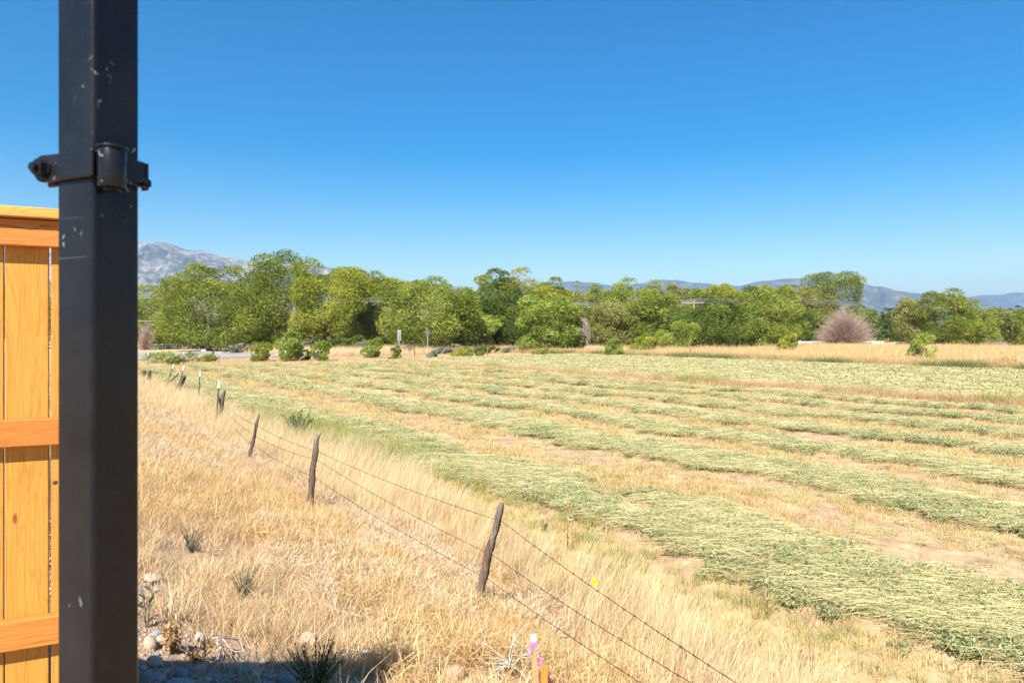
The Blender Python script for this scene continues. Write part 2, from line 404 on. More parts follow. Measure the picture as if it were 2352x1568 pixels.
# ------------------------------------------------------------------ the ground sheet
def spans(*segs):
    out = []
    for a, b, d in segs: out.append(np.arange(a, b, d))
    return np.unique(np.round(np.concatenate(out), 4))
geo = np.geomspace(120, 21000, 28)
pg = np.concatenate([-geo[::-1], spans((-110, -8, 6), (-8, -1, .8), (-1, 11, .16), (11, 35, .33), (35, 66, 1.2), (66, 112, 4)), geo])
qg = np.concatenate([-geo[::-1], spans((-110, -10, 6), (-10, -2, .8), (-2, 16, .2), (16, 45, .5), (45, 112, 2)), geo])
Pm, Qm = np.meshgrid(pg, qg, indexing='ij')
Xm, Ym = xy(Pm, Qm)
Zm = height(Xm, Ym)
a, b = Pm.shape
ii = np.arange(a - 1)[:, None] * b + np.arange(b - 1)[None, :]
gf = np.stack([ii, ii + b, ii + b + 1, ii + 1], -1).reshape(-1, 4)
g_me = mesh_np('ground', np.stack([Xm, Ym, Zm], -1).reshape(-1, 3), gf, smooth=True)
tag(mobj('ground', g_me, M['ground']), kind='structure')

# the road along the far end of the field, and the gravel lot beyond it
def strip(name, p0, p1, q0, q1, z, m, n=40):
    ps = np.linspace(p0, p1, n)
    v = []
    for p_ in ps:
        for q_ in (q0 + .25 * math.sin(p_ * .31), q1 + .3 * math.sin(p_ * .23 + 1)):
            X_, Y_ = xy(p_, q_); v.append((X_, Y_, z))
    f = [(2 * k, 2 * k + 2, 2 * k + 3, 2 * k + 1) for k in range(n - 1)]
    return tag(mobj(name, mesh_np(name, v, f), m), kind='structure')
strip('road', -120, 210, 83.5, 92.0, ZF + .05, M['asphalt'])
strip('road_marking', -120, 210, 84.2, 84.4, ZF + .06, M['white'])
strip('gravel_lot', 2, 33, 92.6, 131, ZF + .04, M['gravel_lot'])

# ------------------------------------------------------------------ mountains
def mountain_mat(name, rock, scrub, thr):
    t = NT(name); P = t.pos()
    n = t.noise(P, .0032, 9, .72, .5); n2 = t.noise(P, .022, 6, .75)
    k = t.math('ADD', t.math('MULTIPLY', n, .55), t.math('MULTIPLY', n2, .45))
    c = t.ramp(k, [(thr - .07, scrub), (thr + .02, tuple((x + y) / 2 for x, y in zip(rock, scrub))), (thr + .09, rock)])
    t.bsdf(c, .95, 0, .05); return t.m
M['mt_left'] = mountain_mat('granite_mountain', (.40, .345, .30), (.06, .064, .05), .525)
M['mt_far'] = mountain_mat('wooded_mountain', (.22, .185, .155), (.055, .062, .045), .56)
def mountain(name, sky_pts, D, depth, m, seed):
    xs = np.array([a for a, _ in sky_pts], float); ys = np.array([b for _, b in sky_pts], float)
    cols = np.arange(xs[0], xs[-1], 3.0)
    # smooth interpolation of the skyline
    y = np.interp(cols, xs, ys)
    k = np.ones(9) / 9; yp = np.pad(y, 4, mode='edge'); y = np.convolve(yp, k, 'valid')
    hz = (HOR - y) / FPX * D
    r = np.concatenate([np.linspace(0, 1, 46), np.array([1.06, 1.15, 1.3])])
    C, Rr = np.meshgrid(cols, r, indexing='ij')
    Dr = D - depth * (1 - Rr)
    X = (C - CX) / FPX * D                       # straight spurs running towards the valley
    X = X * (1 - .10 * (1 - Rr))
    u, v = X / 560 + seed * 3.1, Dr / 560 + seed
    rid = fbm(u + .35 * fbm(u * 2, v * 2, 3), v * .55, 6, True)
    g = np.where(Rr <= 1, np.clip(Rr, 0, 1) ** 1.15, 1 - (Rr - 1) * 1.2)
    g = g * (1 + (rid - .62) * 2.0 * np.clip((1.0 - Rr) * 2.6, 0, 1))
    jag = (fbm(C / 14 + seed, C * 0 + 3.3, 4) - .5) * .03
    Z = ZF + hz[:, None] * (g + jag * np.clip(Rr * 1.2, 0, 1))
    Z = np.minimum(Z, CAM_Z + (hz[:, None] * (1 + jag)) * Dr / D * np.where(Rr <= 1, 1, 1))
    n, mm = C.shape
    ii = np.arange(n - 1)[:, None] * mm + np.arange(mm - 1)[None, :]
    f = np.stack([ii, ii + mm, ii + mm + 1, ii + 1], -1).reshape(-1, 4)
    o = mobj(name, mesh_np(name, np.stack([X, Dr, Z], -1).reshape(-1, 3), f, smooth=True), m)
    return tag(o, kind='structure')
mountain('mountain', [(-900, 640), (-500, 600), (-200, 585), (60, 580), (200, 568), (280, 566), (335, 561), (378, 556), (400, 562), (422, 572), (445, 575), (470, 577), (500, 585), (540, 592), (580, 602), (625, 603), (660, 604), (700, 606), (742, 610), (790, 622), (850, 632), (905, 640), (950, 647), (1020, 658), (1100, 668), (1180, 680), (1300, 700)], 5800, 2400, M['mt_left'], 1.0)
mountain('mountain', [(1040, 700), (1150, 672), (1240, 655), (1285, 648), (1320, 645), (1370, 651), (1420, 656), (1480, 650), (1512, 641), (1560, 645), (1610, 650), (1660, 658), (1720, 668), (1800, 685)], 9400, 2800, M['mt_far'], 4.0)
mountain('mountain', [(1560, 700), (1640, 672), (1700, 655), (1745, 645), (1775, 643), (1800, 639), (1850, 638), (1885, 643), (1920, 650), (1962, 660), (2000, 667), (2035, 666), (2065, 671), (2095, 678), (2140, 686), (2200, 700), (2260, 715)], 7500, 2600, M['mt_far'], 7.0)
mountain('mountain', [(2060, 720), (2130, 700), (2185, 688), (2220, 682), (2260, 677), (2300, 676), (2330, 671), (2370, 673), (2440, 668), (2560, 662), (2800, 668), (3200, 690)], 10000, 2900, M['mt_far'], 9.5)

# ------------------------------------------------------------------ trees
def crown_np(rng, h, w, z0, n_leaf, size=(.45, .85), lean=0.0, n_clump=None, wind=.9, droop=-.15, shape=1.0, top_bias=0.0, boxy=.72):
    nc = n_clump or int(26 + w * 2.2)
    cz, rz, rx = (z0 + h) / 2, (h - z0) / 2, w / 2
    d = rng.normal(size=(nc, 3)); d /= np.linalg.norm(d, axis=1)[:, None]
    d = np.sign(d) * np.abs(d) ** boxy
    rr = rng.uniform(.30, .98 if boxy < 1 else .82, nc) ** .7
    c = d * rr[:, None] * np.array([rx, rx * .85, rz])
    lowk = np.clip(-c[:, 2] / rz, 0, 1); c[:, :2] *= (1 - .25 * lowk * shape)[:, None]
    c[:, 2] += cz
    r = rng.uniform(.13, .25, nc) * w * np.clip(1.45 - .75 * rr, .5, 1.2)
    r = np.minimum(r, rz * .55)
    pick = rng.choice(nc, n_leaf, p=r ** 2 / (r ** 2).sum())
    o = rng.normal(size=(n_leaf, 3)); o[:, 2] += .25
    out = c[pick] - np.array([0, 0, cz]); out /= np.linalg.norm(out, axis=1)[:, None] + 1e-6
    o = o / np.linalg.norm(o, axis=1)[:, None] + .55 * out
    o /= np.linalg.norm(o, axis=1)[:, None]
    rad = r[pick] * (rng.uniform(.45, 1.08, n_leaf) ** .6)
    pos = c[pick] + o * rad[:, None] * np.array([1.1, 1, .82])
    pos[:, 0] += lean * (pos[:, 2] - z0) / max(h - z0, 1)
    lo, hi = np.percentile(pos[:, 0], [1.5, 98.5]); cxm = (lo + hi) / 2; kx = w / (hi - lo)
    zl, zh = np.percentile(pos[:, 2], [1.5, 99.6]); kz = (h - z0) / (zh - zl)
    nrm = lambda a_: np.stack([(a_[:, 0] - cxm) * kx, a_[:, 1] * kx, z0 + (a_[:, 2] - zl) * kz], -1)
    pos = nrm(pos); c = nrm(c)
    pos[:, 2] = np.maximum(pos[:, 2], .12)
    ctone = rng.uniform(.25, .75, nc)
    tone = ctone[pick] + rng.normal(0, .14, n_leaf)
    dr = .55 * o + rng.normal(0, .42, (n_leaf, 3)) + np.array([wind, 0, droop])
    dr /= np.linalg.norm(dr, axis=1)[:, None]
    sd = np.cross(dr, rng.normal(size=(n_leaf, 3))); sd /= np.linalg.norm(sd, axis=1)[:, None] + 1e-6
    L = rng.uniform(*size, n_leaf)[:, None]; W = L * rng.uniform(.17, .36, n_leaf)[:, None]
    v = np.stack([pos - dr * L * .5, pos + sd * W * .5 - dr * L * .05, pos + dr * L * .5, pos - sd * W * .5 + dr * L * .05], 1).reshape(-1, 3)
    f = np.arange(n_leaf * 4).reshape(-1, 4)
    return v, f, np.repeat(tone, 4), c, r
def trunk_mesh(rng, h, w, z0, clumps, nl=7, r0=None, lean=0.0, multi=1):
    r0 = r0 or .028 * h + .06
    tubes = []
    forks = []
    for k in range(multi):
        sx_ = 0 if multi == 1 else (k - (multi - 1) / 2) * r0 * 1.6
        top = z0 + (h - z0) * .55
        zs = np.linspace(0, top, 8)
        sp = (k - (multi - 1) / 2) * w * .16
        bx = sx_ + sp * (zs / top) ** 1.3 + lean * .5 * zs / h + np.cumsum(rng.normal(0, .05 * r0 * 3, 8)) * (zs > 0)
        by = np.cumsum(rng.normal(0, .05 * r0 * 3, 8)) * (zs > 0)
        rad = r0 / math.sqrt(multi) * (1 - .7 * zs / top); rad[0] *= 1.35
        pts = np.stack([bx, by, zs], -1); pts[0, 2] = -.3
        tubes.append((pts, rad, 8)); forks.append((pts, rad))
    idx = rng.choice(len(clumps), min(nl, len(clumps)), replace=False)
    for i in idx:
        pts, rad = forks[rng.integers(len(forks))]
        j = rng.integers(3, 7)
        a = pts[j]; b = clumps[i]
        mid = (a + b) / 2 + rng.normal(0, .25, 3) + np.array([0, 0, -.04 * h])
        tubes.append((np.stack([a, a * .55 + mid * .45, mid, b]), np.array([rad[j] * .6, rad[j] * .45, rad[j] * .3, rad[j] * .12]), 5))
    return tubes_mesh('trunk', tubes)
def tree(name, label, xd, D, top_y, wpx, mat, low=.12, cat='tree', n=None, group=None, seed=None, lean=0.0, multi=1, size=None, wind=.9, droop=-.15, r0=None, top_bias=0, shape=1.0, yb=None):
    rng = np.random.default_rng(seed if seed is not None else int(xd * 7 + D))
    X, Y = ray(xd, D)
    zb = H1(X, Y)
    h = zat(top_y, D) - zb; w = wpx / FPX * D
    z0 = h * low
    s = (D / 124.0) ** .5
    size = size or (.28 * s, .66 * s)
    area = math.pi * w * (h - z0)
    n = n or int(np.clip(area * 64 / s ** 2, 1500, 21000 if D > 130 else 30000))
    root = empty(name, (X, Y, zb), 0, label, cat, group)
    v, f, tn, c, r = crown_np(rng, h - size[1] * .2, w, z0, n, size, lean, wind=wind, droop=droop, shape=shape)
    mobj('crown', mesh_np('crown', v, f, tn), M[mat], root)
    mobj('trunk', trunk_mesh(rng, h, w, z0, c, r0=r0, lean=lean, multi=multi), M['bark'], root)
    return root

TREES = 'trees along the far road'
def T(*a, **k): return tree('elm_tree', *a, group=TREES, **k)
# left end, behind the gravel lot
T('yellow-green tree at far left with overhead cables crossing it', 345, 168, 652, 150, 'elm_yellow', .1)
T('low dark green tree beside the grey dead bush at far left', 385, 140, 722, 110, 'elm', .03)
T('tree hidden mostly behind the black post, left of the cables', 250, 150, 660, 170, 'elm', .08)
T('tree seen only through the wooden fence gaps, left of the black post', 70, 145, 640, 200, 'elm', .08)
T('large rounded elm with thick dark trunk beside the gravel lot', 476, 122, 606, 190, 'elm', .06, r0=.62)
T('tallest elm of the left half, its thin top above the others', 655, 124, 584, 176, 'elm', .09, r0=.5, shape=.4)
T('tree filling the dip between the rounded elm and the tallest elm', 565, 150, 655, 110, 'elm_dark', .05)
T('yellowing elm with forked pale trunk behind the roadside bushes', 755, 120, 612, 156, 'elm_yellow', .13, multi=2, r0=.55)
T('olive tree behind the forked elm, second from its right', 815, 150, 616, 130, 'elm_olive', .08)
T('yellow-green rounded tree above the white road sign', 878, 148, 626, 125, 'elm_yellow', .08)
T('grey-green tree standing right behind the white road sign', 862, 128, 700, 120, 'elm_olive', .05)
T('broad dark elm behind the diamond sign, bare twigs above its crown', 990, 114, 640, 205, 'elm', .05, r0=.5)
T('small olive tree in the notch right of the broad dark elm', 1062, 152, 672, 80, 'elm_olive', .05)
T('bright green bushy tree low between broad elm and round tree', 1092, 118, 712, 110, 'willow', .02)
T('tall tree with flat dark top left of the centre summit', 1135, 156, 620, 100, 'elm', .1)
T('tan-green tree forming the centre summit of the row', 1205, 158, 616, 115, 'elm_olive', .08)
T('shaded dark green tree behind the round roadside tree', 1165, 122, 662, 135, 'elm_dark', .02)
T('yellow-green tree right of the centre summit', 1262, 150, 640, 100, 'elm_yellow', .05)
T('round full tree standing forward at the corner of the field', 1264, 103, 680, 136, 'willow', .01)
T('thin tree with pale bare trunk showing through its crown', 1340, 148, 646, 85, 'elm_olive', .25, n=2600, multi=3)
T('small tree low behind the dead vine column', 1385, 150, 668, 90, 'elm', .05)
T('dense rounded green tree right of the thin tree, summit against mountain', 1462, 152, 638, 140, 'elm', .08)
T('wide olive tree leaning right behind the weed strip, right of dead vine', 1420, 124, 694, 150, 'elm_olive', .03)
T('mid-green tree below the dense rounded summit tree', 1505, 122, 668, 150, 'elm', .03)
T('small rounded tree just left of the crossarm pole', 1545, 150, 656, 80, 'elm_olive', .05)
T('dark green low tree below the crossarm pole', 1632, 114, 699, 176, 'elm_dark', .02)
T('light tree right of the crossarm pole', 1672, 150, 654, 110, 'elm_yellow', .05)
T('swept green tree in front of the wooded mountain gap', 1765, 128, 664, 140, 'elm', .04)
T('yellow-green tree left of the tallest right-hand tree', 1812, 166, 658, 120, 'elm_yellow', .05)
T('tallest tree of the right half, behind the bare dome tree', 1915, 172, 624, 140, 'elm', .1, r0=.6)
T('tree at the foot of the tallest right-hand tree beside white box', 1850, 163, 700, 95, 'elm_dark', .03)
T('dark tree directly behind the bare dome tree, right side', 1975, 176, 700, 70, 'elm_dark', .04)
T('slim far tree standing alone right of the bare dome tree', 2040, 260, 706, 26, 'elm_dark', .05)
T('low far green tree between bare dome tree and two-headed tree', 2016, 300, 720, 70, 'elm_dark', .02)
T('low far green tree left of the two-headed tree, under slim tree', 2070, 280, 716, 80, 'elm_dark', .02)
T('left head of the broad two-headed tree right of the gap', 2110, 160, 684, 100, 'elm_olive', .05)
T('right, taller head of the broad two-headed tree', 2168, 158, 666, 125, 'elm', .04)
T('low tree at the right foot of the two-headed tree', 2235, 162, 712, 90, 'elm', .03)
T('light rounded tree second from the right edge', 2285, 165, 710, 90, 'elm_olive', .03)
T('green tree cut by the right edge of the picture', 2350, 165, 716, 110, 'elm', .03)
T('dark pointed tree behind the right edge trees', 2330, 230, 702, 45, 'elm_dark', .05)
T('tree beyond the right edge of the frame', 2470, 165, 690, 140, 'elm', .05)

for lb, xd, D, ty, wp, m in [
    ('dark tree filling in behind the large rounded elm by the lot', 472, 152, 636, 160, 'elm_dark'),
    ('green tree in the second row behind the tallest left elm, left side', 592, 152, 632, 120, 'elm'),
    ('olive tree in the second row between tallest elm and yellowing elm', 705, 152, 616, 120, 'elm_olive'),
    ('green tree in the second row left of the white road sign', 790, 156, 634, 110, 'elm'),
    ('yellow-green tree in the second row left of the broad dark elm', 930, 156, 642, 110, 'elm_yellow'),
    ('green tree in the second row right behind the broad dark elm', 1035, 156, 652, 110, 'elm'),
    ('olive tree in the second row just left of the thin tree', 1300, 158, 664, 100, 'elm_olive'),
    ('green tree in the second row between thin tree and rounded summit tree', 1398, 160, 654, 110, 'elm'),
    ('olive tree in the second row right of the rounded summit tree', 1528, 160, 652, 110, 'elm_olive'),
    ('green tree in the second row behind the crossarm pole', 1608, 158, 662, 120, 'elm'),
    ('green tree in the second row right of the crossarm pole light tree', 1722, 160, 660, 130, 'elm'),
    ('yellow tinted tree in the second row before the tallest right tree', 1768, 165, 656, 110, 'elm_yellow'),
    ('olive tree leaning on the left side of the tallest right-hand tree', 1862, 168, 654, 110, 'elm_olive'),
    ('green tree in the second row behind the low right-foot tree', 2255, 178, 706, 100, 'elm'),
    ('tree far right, behind the light rounded tree', 2320, 185, 712, 110, 'elm')]:
    T(lb, xd, D, ty, wp, m, .05)

# dead bush masses, bare trees
def bare_np(rng, h, w, n, base=(0, 0, 0), r=.02, up=.25, spread=1.0, seg=5):
    """thin ribbons fanning out from low forks: verts, quads, tone"""
    az = rng.uniform(0, 2 * np.pi, n); el = np.arcsin(np.clip(rng.uniform(-.05, 1, n), -1, 1))
    mk = rng.integers(0, 46, n); maz = rng.uniform(0, 2 * np.pi, 46); mel = np.arcsin(rng.uniform(.02, 1, 46)); mr = rng.uniform(.80, 1.06, 46) * (1.06 - .12 * np.sin(mel))
    az = maz[mk] + rng.normal(0, .26, n); el = np.clip(mel[mk] + rng.normal(0, .2, n), -.1, 1.6)
    ex = np.stack([np.cos(az) * np.cos(el) * w / 2, np.sin(az) * np.cos(el) * w / 2, .12 * h + np.sin(el) * h * .88], -1)
    lump = fbm(np.cos(az) * 1.6 + 5 + h, np.sin(az) * 1.6 + el * 2.2, 4)
    ex *= (rng.uniform(.55, 1.0, n) * mr[mk] * (.80 + .4 * lump))[:, None] * 1.04
    s0 = np.clip(rng.uniform(-.3, .85, n), 0, 1) ** 1.0
    t = np.linspace(0, 1, seg)[None, :] * (1 - s0[:, None]) + s0[:, None]
    ctrl = ex * np.array([.35, .35, .62])
    P = 2 * (1 - t[..., None]) * t[..., None] * ctrl[:, None] + t[..., None] ** 2 * ex[:, None]
    j = rng.normal(0, .02 * w, P.shape) * t[..., None]
    P = P + j + np.array(base)
    d = np.gradient(P, axis=1); sd = np.cross(d, rng.normal(size=(n, 1, 3))); sd /= np.linalg.norm(sd, axis=2, keepdims=True) + 1e-9
    wd = r * (1.35 - t)[..., None]
    A = P + sd * wd; B = P - sd * wd
    v = np.stack([A, B], 2).reshape(-1, 3)
    i0 = (np.arange(n)[:, None] * seg + np.arange(seg - 1)[None, :]) * 2
    f = np.stack([i0, i0 + 1, i0 + 3, i0 + 2], -1).reshape(-1, 4)
    tone = np.repeat(rng.uniform(.1, .95, n), seg * 2)
    return v, f, tone
def bare(name, label, xd, D, top_y, wpx, n, r, mat='twig', cat='tree', seed=1, trunk=True):
    rng = np.random.default_rng(seed)
    X, Y = ray(xd, D); zb = H1(X, Y); h = zat(top_y, D) - zb; w = wpx / FPX * D
    root = empty(name, (X, Y, zb), 0, label, cat)
    v, f, tn = bare_np(rng, h, w, n, r=r)
    mobj('crown', mesh_np('crown', v, f, tn), M[mat], root)
    if trunk:
        tubes = []
        for k in range(7):
            a_ = k / 7 * 6.28 + rng.uniform(-.3, .3); e = np.array([math.cos(a_) * w * .17, math.sin(a_) * w * .17, h * rng.uniform(.35, .55)])
            tubes.append((np.stack([np.array([math.cos(a_) * .15, math.sin(a_) * .15, -.2]), e * np.array([.35, .35, .4]), e]), np.array([.028 * h, .02 * h, .006 * h]), 6))
        mobj('trunk', tubes_mesh('trunk', tubes), M['bark'], root)
    return root
bare('bare_tree', 'leafless pinkish-grey dome-shaped tree in front of the white rail fence', 1938, 150, 697, 146, 6500, .024, seed=3)
bare('dead_bush', 'grey leafless bush at far left beside the black post', 334, 132, 730, 46, 1300, .025, cat='bush', seed=4)
bare('dead_bush', 'small grey leafless bush right of the dead vine column', 1362, 128, 752, 40, 1100, .022, cat='bush', seed=5)
bare('dead_bush', 'greyish brush heap under the trees at the right', 2386 - 100, 150, 778, 70, 700, .03, cat='bush', seed=6, trunk=False)
bare('bare_treetop', 'bare twiggy treetop rising above the broad dark elm', 975, 135, 622, 26, 140, .018, cat='tree', seed=8)
bare('bare_treetop', 'second bare treetop just right of the first, above the broad elm', 1003, 137, 620, 30, 160, .018, cat='tree', seed=9)
# column of dead vines hanging on a broken trunk
def dead_column(label, pts_d, D, widths, n, seed, lw):
    rng = np.random.default_rng(seed)
    X, Y = ray(pts_d[-1][0], D); zb = H1(X, Y)
    P = np.array([[(x - CX) / FPX * D - X, 0, zat(y, D) - zb] for x, y in pts_d])
    root = empty('dead_vine_column', (X, Y, zb), 0, label, 'dead tree')
    mobj('trunk', tubes_mesh('trunk', [(P[::-1], np.linspace(.12, .06, len(P)), 7)]), M['bark'], root)
    s = rng.uniform(0, 1, n) ** .8 * (len(P) - 1.001); k = s.astype(int); fr = s - k
    c = P[k] * (1 - fr)[:, None] + P[k + 1] * fr[:, None]
    wv = np.interp(s, np.arange(len(P)), widths) / FPX * D / 2
    an = rng.uniform(0, 6.28, n); rad = wv * rng.uniform(.3, 1, n)
    st = c + np.stack([np.cos(an) * rad, np.sin(an) * rad, rng.uniform(0, .4, n)], -1)
    L = rng.uniform(.5, 1.7, n)
    en = st + np.stack([rng.normal(.1, .15, n), rng.normal(0, .15, n), -L], -1); en[:, 2] = np.maximum(en[:, 2], .02)
    sd = rng.normal(size=(n, 3)); sd[:, 2] = 0; sd /= np.linalg.norm(sd, axis=1)[:, None]; sd *= lw
    v = np.stack([st - sd, st + sd, en + sd * .4, en - sd * .4], 1).reshape(-1, 3)
    mobj('hanging_vines', mesh_np('hanging_vines', v, np.arange(4 * n).reshape(-1, 4), np.repeat(rng.uniform(0, .8, n), 4)), M['vine'], root)
dead_column('grey-brown broken trunk hung with dead vines right of the round tree', [(1318, 702), (1332, 722), (1341, 750), (1338, 785), (1336, 800)], 119, [8, 18, 30, 34, 26], 2600, 3, .028)
dead_column('dead limb hung with dry twigs inside the tallest left elm', [(680, 684), (681, 705), (682, 728), (683, 742)], 117, [3, 10, 20, 14], 260, 4, .022)

# ------------------------------------------------------------------ bushes at the field margin
def bush(label, xd, base_y, top_y, wpx, mat, wind=1.0, n=None, D=None, low=.02, group='bushes at the field margin', name='bush', size=None, seed=None, droop=.1):
    D = D or FPX * (CAM_Z - ZF) / (base_y - HOR)
    rng = np.random.default_rng(seed or int(xd * 3 + base_y))
    X, Y = ray(xd, D); zb = H1(X, Y); h = zat(top_y, D) - zb; w = wpx / FPX * D
    root = empty(name, (X, Y, zb), 0, label, 'bush', group)
    n = n or int(np.clip(w * h * 480, 900, 7000))
    size = size or (.15, .40)
    v, f, tn, c, r = crown_np(rng, h, w, h * low, n, size, lean=.3 * w, n_clump=22, wind=wind * .7, droop=droop + .55, shape=.5, boxy=1.0)
    mobj('foliage', mesh_np('foliage', v, f, tn), M[mat], root)
    tubes = []
    for k in range(6):
        e = c[rng.integers(len(c))]
        tubes.append((np.stack([rng.normal(0, .06, 3) * [1, 1, 0] + [0, 0, -.1], e * [.4, .4, .5], e]), np.array([.035, .022, .008]), 5))
    mobj('stem', tubes_mesh('stem', tubes), M['bark'], root)
    return root
bush('olive roadside bush between two steel posts, leftmost of the roadside bushes', 600, 834, 788, 44, 'elm_yellow')
bush('tall light green bush swept right beside the road', 666, 833, 760, 54, 'willow')
bush('small green bush at the right foot of the tall light green bush', 702, 832, 803, 26, 'elm')
bush('yellow-green bush with bright top near the road edge', 737, 833, 784, 44, 'willow')
bush('green wind-bent bush at the end of the visible road', 856, 826, 776, 42, 'willow')
bush('small dark bush at the foot of the white road sign', 907, 828, 794, 28, 'elm')
bush('small grey-green bush at the foot of the diamond sign', 992, 828, 806, 24, 'sage')
bush('low green bush right of the diamond sign, before wooden stakes', 1062, 826, 798, 48, 'elm_yellow')
bush('tiny green bush between second and third wooden stakes', 1102, 824, 806, 20, 'elm')
bush('low green bush just left of the round tree', 1240, 822, 802, 34, 'elm_yellow')
bush('yellow-green bush right of the round tree by the white rail', 1330, 815, 770, 30, 'elm_yellow', D=104)
bush('bright green bush left of a pair in the weed strip', 1410, 824, 778, 42, 'willow')
bush('yellow-topped green bush right of a pair in the weed strip', 1478, 822, 766, 60, 'elm_yellow', D=92)
bush('tall feathery light green bush bent right below the crossarm pole', 1556, 814, 736, 92, 'willow', wind=1.3, D=103)
bush('bright yellow-green sapling in the weed strip left of the white box', 1806, 820, 768, 40, 'elm_yellow', D=88)
bush('lone yellow-green sapling leaning right at the edge of the golden field', 2118, 843, 766, 50, 'willow', wind=1.2)
bush('brown weedy bush with yellow flowers near the right edge', 2305, 856, 815, 55, 'gold', wind=.4, n=500)
bush('green bush patch at far left behind the wooden posts', 365, 838, 806, 60, 'willow', n=700)
bush('second green bush patch right of the far left one', 425, 836, 808, 45, 'elm', n=600)
bush('low yellow-green bush between first and second steel posts', 470, 836, 815, 50, 'elm_yellow', n=700)
bush('low bush patch left of the chain of steel posts', 398, 842, 820, 30, 'elm', n=500)
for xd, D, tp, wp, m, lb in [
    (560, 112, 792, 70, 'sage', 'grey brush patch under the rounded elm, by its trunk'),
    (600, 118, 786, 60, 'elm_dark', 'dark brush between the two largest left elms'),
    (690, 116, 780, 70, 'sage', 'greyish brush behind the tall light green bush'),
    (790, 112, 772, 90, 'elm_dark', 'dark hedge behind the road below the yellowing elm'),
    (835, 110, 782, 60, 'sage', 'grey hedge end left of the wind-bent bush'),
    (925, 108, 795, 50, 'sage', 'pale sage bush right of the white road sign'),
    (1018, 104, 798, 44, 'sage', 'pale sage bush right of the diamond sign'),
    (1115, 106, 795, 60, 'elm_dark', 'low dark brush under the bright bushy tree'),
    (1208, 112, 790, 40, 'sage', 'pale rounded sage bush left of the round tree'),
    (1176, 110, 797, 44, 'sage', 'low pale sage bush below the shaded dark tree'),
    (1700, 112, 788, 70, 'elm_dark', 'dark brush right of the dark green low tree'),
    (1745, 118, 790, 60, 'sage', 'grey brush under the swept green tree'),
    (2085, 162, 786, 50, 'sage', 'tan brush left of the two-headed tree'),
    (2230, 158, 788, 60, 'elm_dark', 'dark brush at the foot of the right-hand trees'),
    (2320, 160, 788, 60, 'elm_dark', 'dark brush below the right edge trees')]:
    bush(lb, xd, 0, tp, wp, m, wind=.5, D=D, group='brush under the trees', size=(.3, .6))

# ------------------------------------------------------------------ roadside things
def tpost_mesh(h=1.35):
    bm = bmesh.new()
    add_box(bm, -.025, .025, -.004, .004, -.15, h); add_box(bm, -.004, .004, .004, .04, -.15, h)
    for k in range(9): add_box(bm, -.012, .012, -.010, -.004, .3 + k * .11, .33 + k * .11)
    me = bpy.data.meshes.new('steel_post'); bm.to_mesh(me); bm.free(); me.materials.append(M['tgreen']); return me
def tcap_mesh(h=1.35):
    bm = bmesh.new(); add_box(bm, -.026, .026, -.012, .044, h - .22, h + .005, .004)
    me = bpy.data.meshes.new('white_tip'); bm.to_mesh(me); bm.free(); me.materials.append(M['white']); return me
TP, TC = tpost_mesh(), tcap_mesh()
def tpost(parent, x, y, z, tilt=(0, 0), s=1.0, rz=0.0):
    o = bpy.data.objects.new('steel_post', TP); link(o, parent); o.location = (x, y, z); o.rotation_euler = (tilt[1], tilt[0], rz); o.scale = (s, s, s)
    c = bpy.data.objects.new('white_tip', TC); link(c, o)
    return o
def wire_run(name, P, parent, r=.0035, sub=10, sag=.03, m='wire', barbs=0, seg=4):
    pts = []
    for a_, b_ in zip(P[:-1], P[1:]):
        a_ = np.array(a_); b_ = np.array(b_)
        for k in range(sub):
            t_ = k / sub; c = a_ * (1 - t_) + b_ * t_; c[2] -= sag * 4 * t_ * (1 - t_); pts.append(c)
    pts.append(np.array(P[-1])); pts = np.array(pts)
    tubes = [(pts, r, seg)]
    if barbs:
        d = np.linalg.norm(np.diff(pts, axis=0), axis=1); L = np.concatenate([[0], np.cumsum(d)])
        for s_ in np.arange(.05, L[-1], barbs):
            c = np.array([np.interp(s_, L, pts[:, k]) for k in range(3)])
            if c[1] > 20: continue
            for _ in range(2):
                u = RNG.normal(size=3); u /= np.linalg.norm(u)
                tubes.append((np.stack([c - u * .013, c + u * .013]), r * .6, 3))
            k2 = np.array([.5, -.8, 0]) * .008
            tubes.append((np.stack([c - k2, c + k2]), r * 1.5, 4))
    return mobj(name, tubes_mesh(name, tubes), M[m], parent)

ff = empty('steel_post_fence', (0, 0, ZF), 0, 'wire fence on thin green steel posts along the road edge', 'fence')
tp = []
for xd, yb in [(340, 846), (421, 842), (503, 840), (582, 838), (656, 836), (726, 834)]:
    X, Y = gnd(xd, yb); tpost(ff, X, Y, 0, (RNG.normal(0, .02), 0)); tp.append((X, Y))
for hh in (.5, .85, 1.15): wire_run('wire', [(x, y, hh) for x, y in tp], ff, r=.004, sub=3)

wf = empty('wooden_stake_fence', (0, 0, ZF), 0, 'sparse fence of short reddish-brown wooden posts along the far weeds', 'fence')
sp_ = [(952, 822), (1041, 821), (1120, 820), (1199, 818), (1326, 812), (1440, 812), (1586, 826), (1690, 815), (1950, 796), (2061, 796), (2096, 796)]
wp_ = []
bm = bmesh.new(); add_box(bm, -.07, .07, -.06, .06, -.1, 1.25, .012)
me_st = bpy.data.meshes.new('fence_post'); bm.to_mesh(me_st); bm.free(); me_st.materials.append(M['postbrown'])
for i, (xd, yb) in enumerate(sp_):
    X, Y = gnd(xd, yb); o = bpy.data.objects.new('fence_post', me_st); link(o, wf); o.location = (X, Y, 0); o.rotation_euler = (RNG.normal(0, .03), RNG.normal(0, .03), RNG.uniform(0, 1)); o.scale = (1, 1, RNG.uniform(.95, 1.15))
    wp_.append((X, Y))
for hh in (.6, 1.0): wire_run('wire', [(x, y, hh) for x, y in wp_[:5]], wf, r=.004, sub=3)

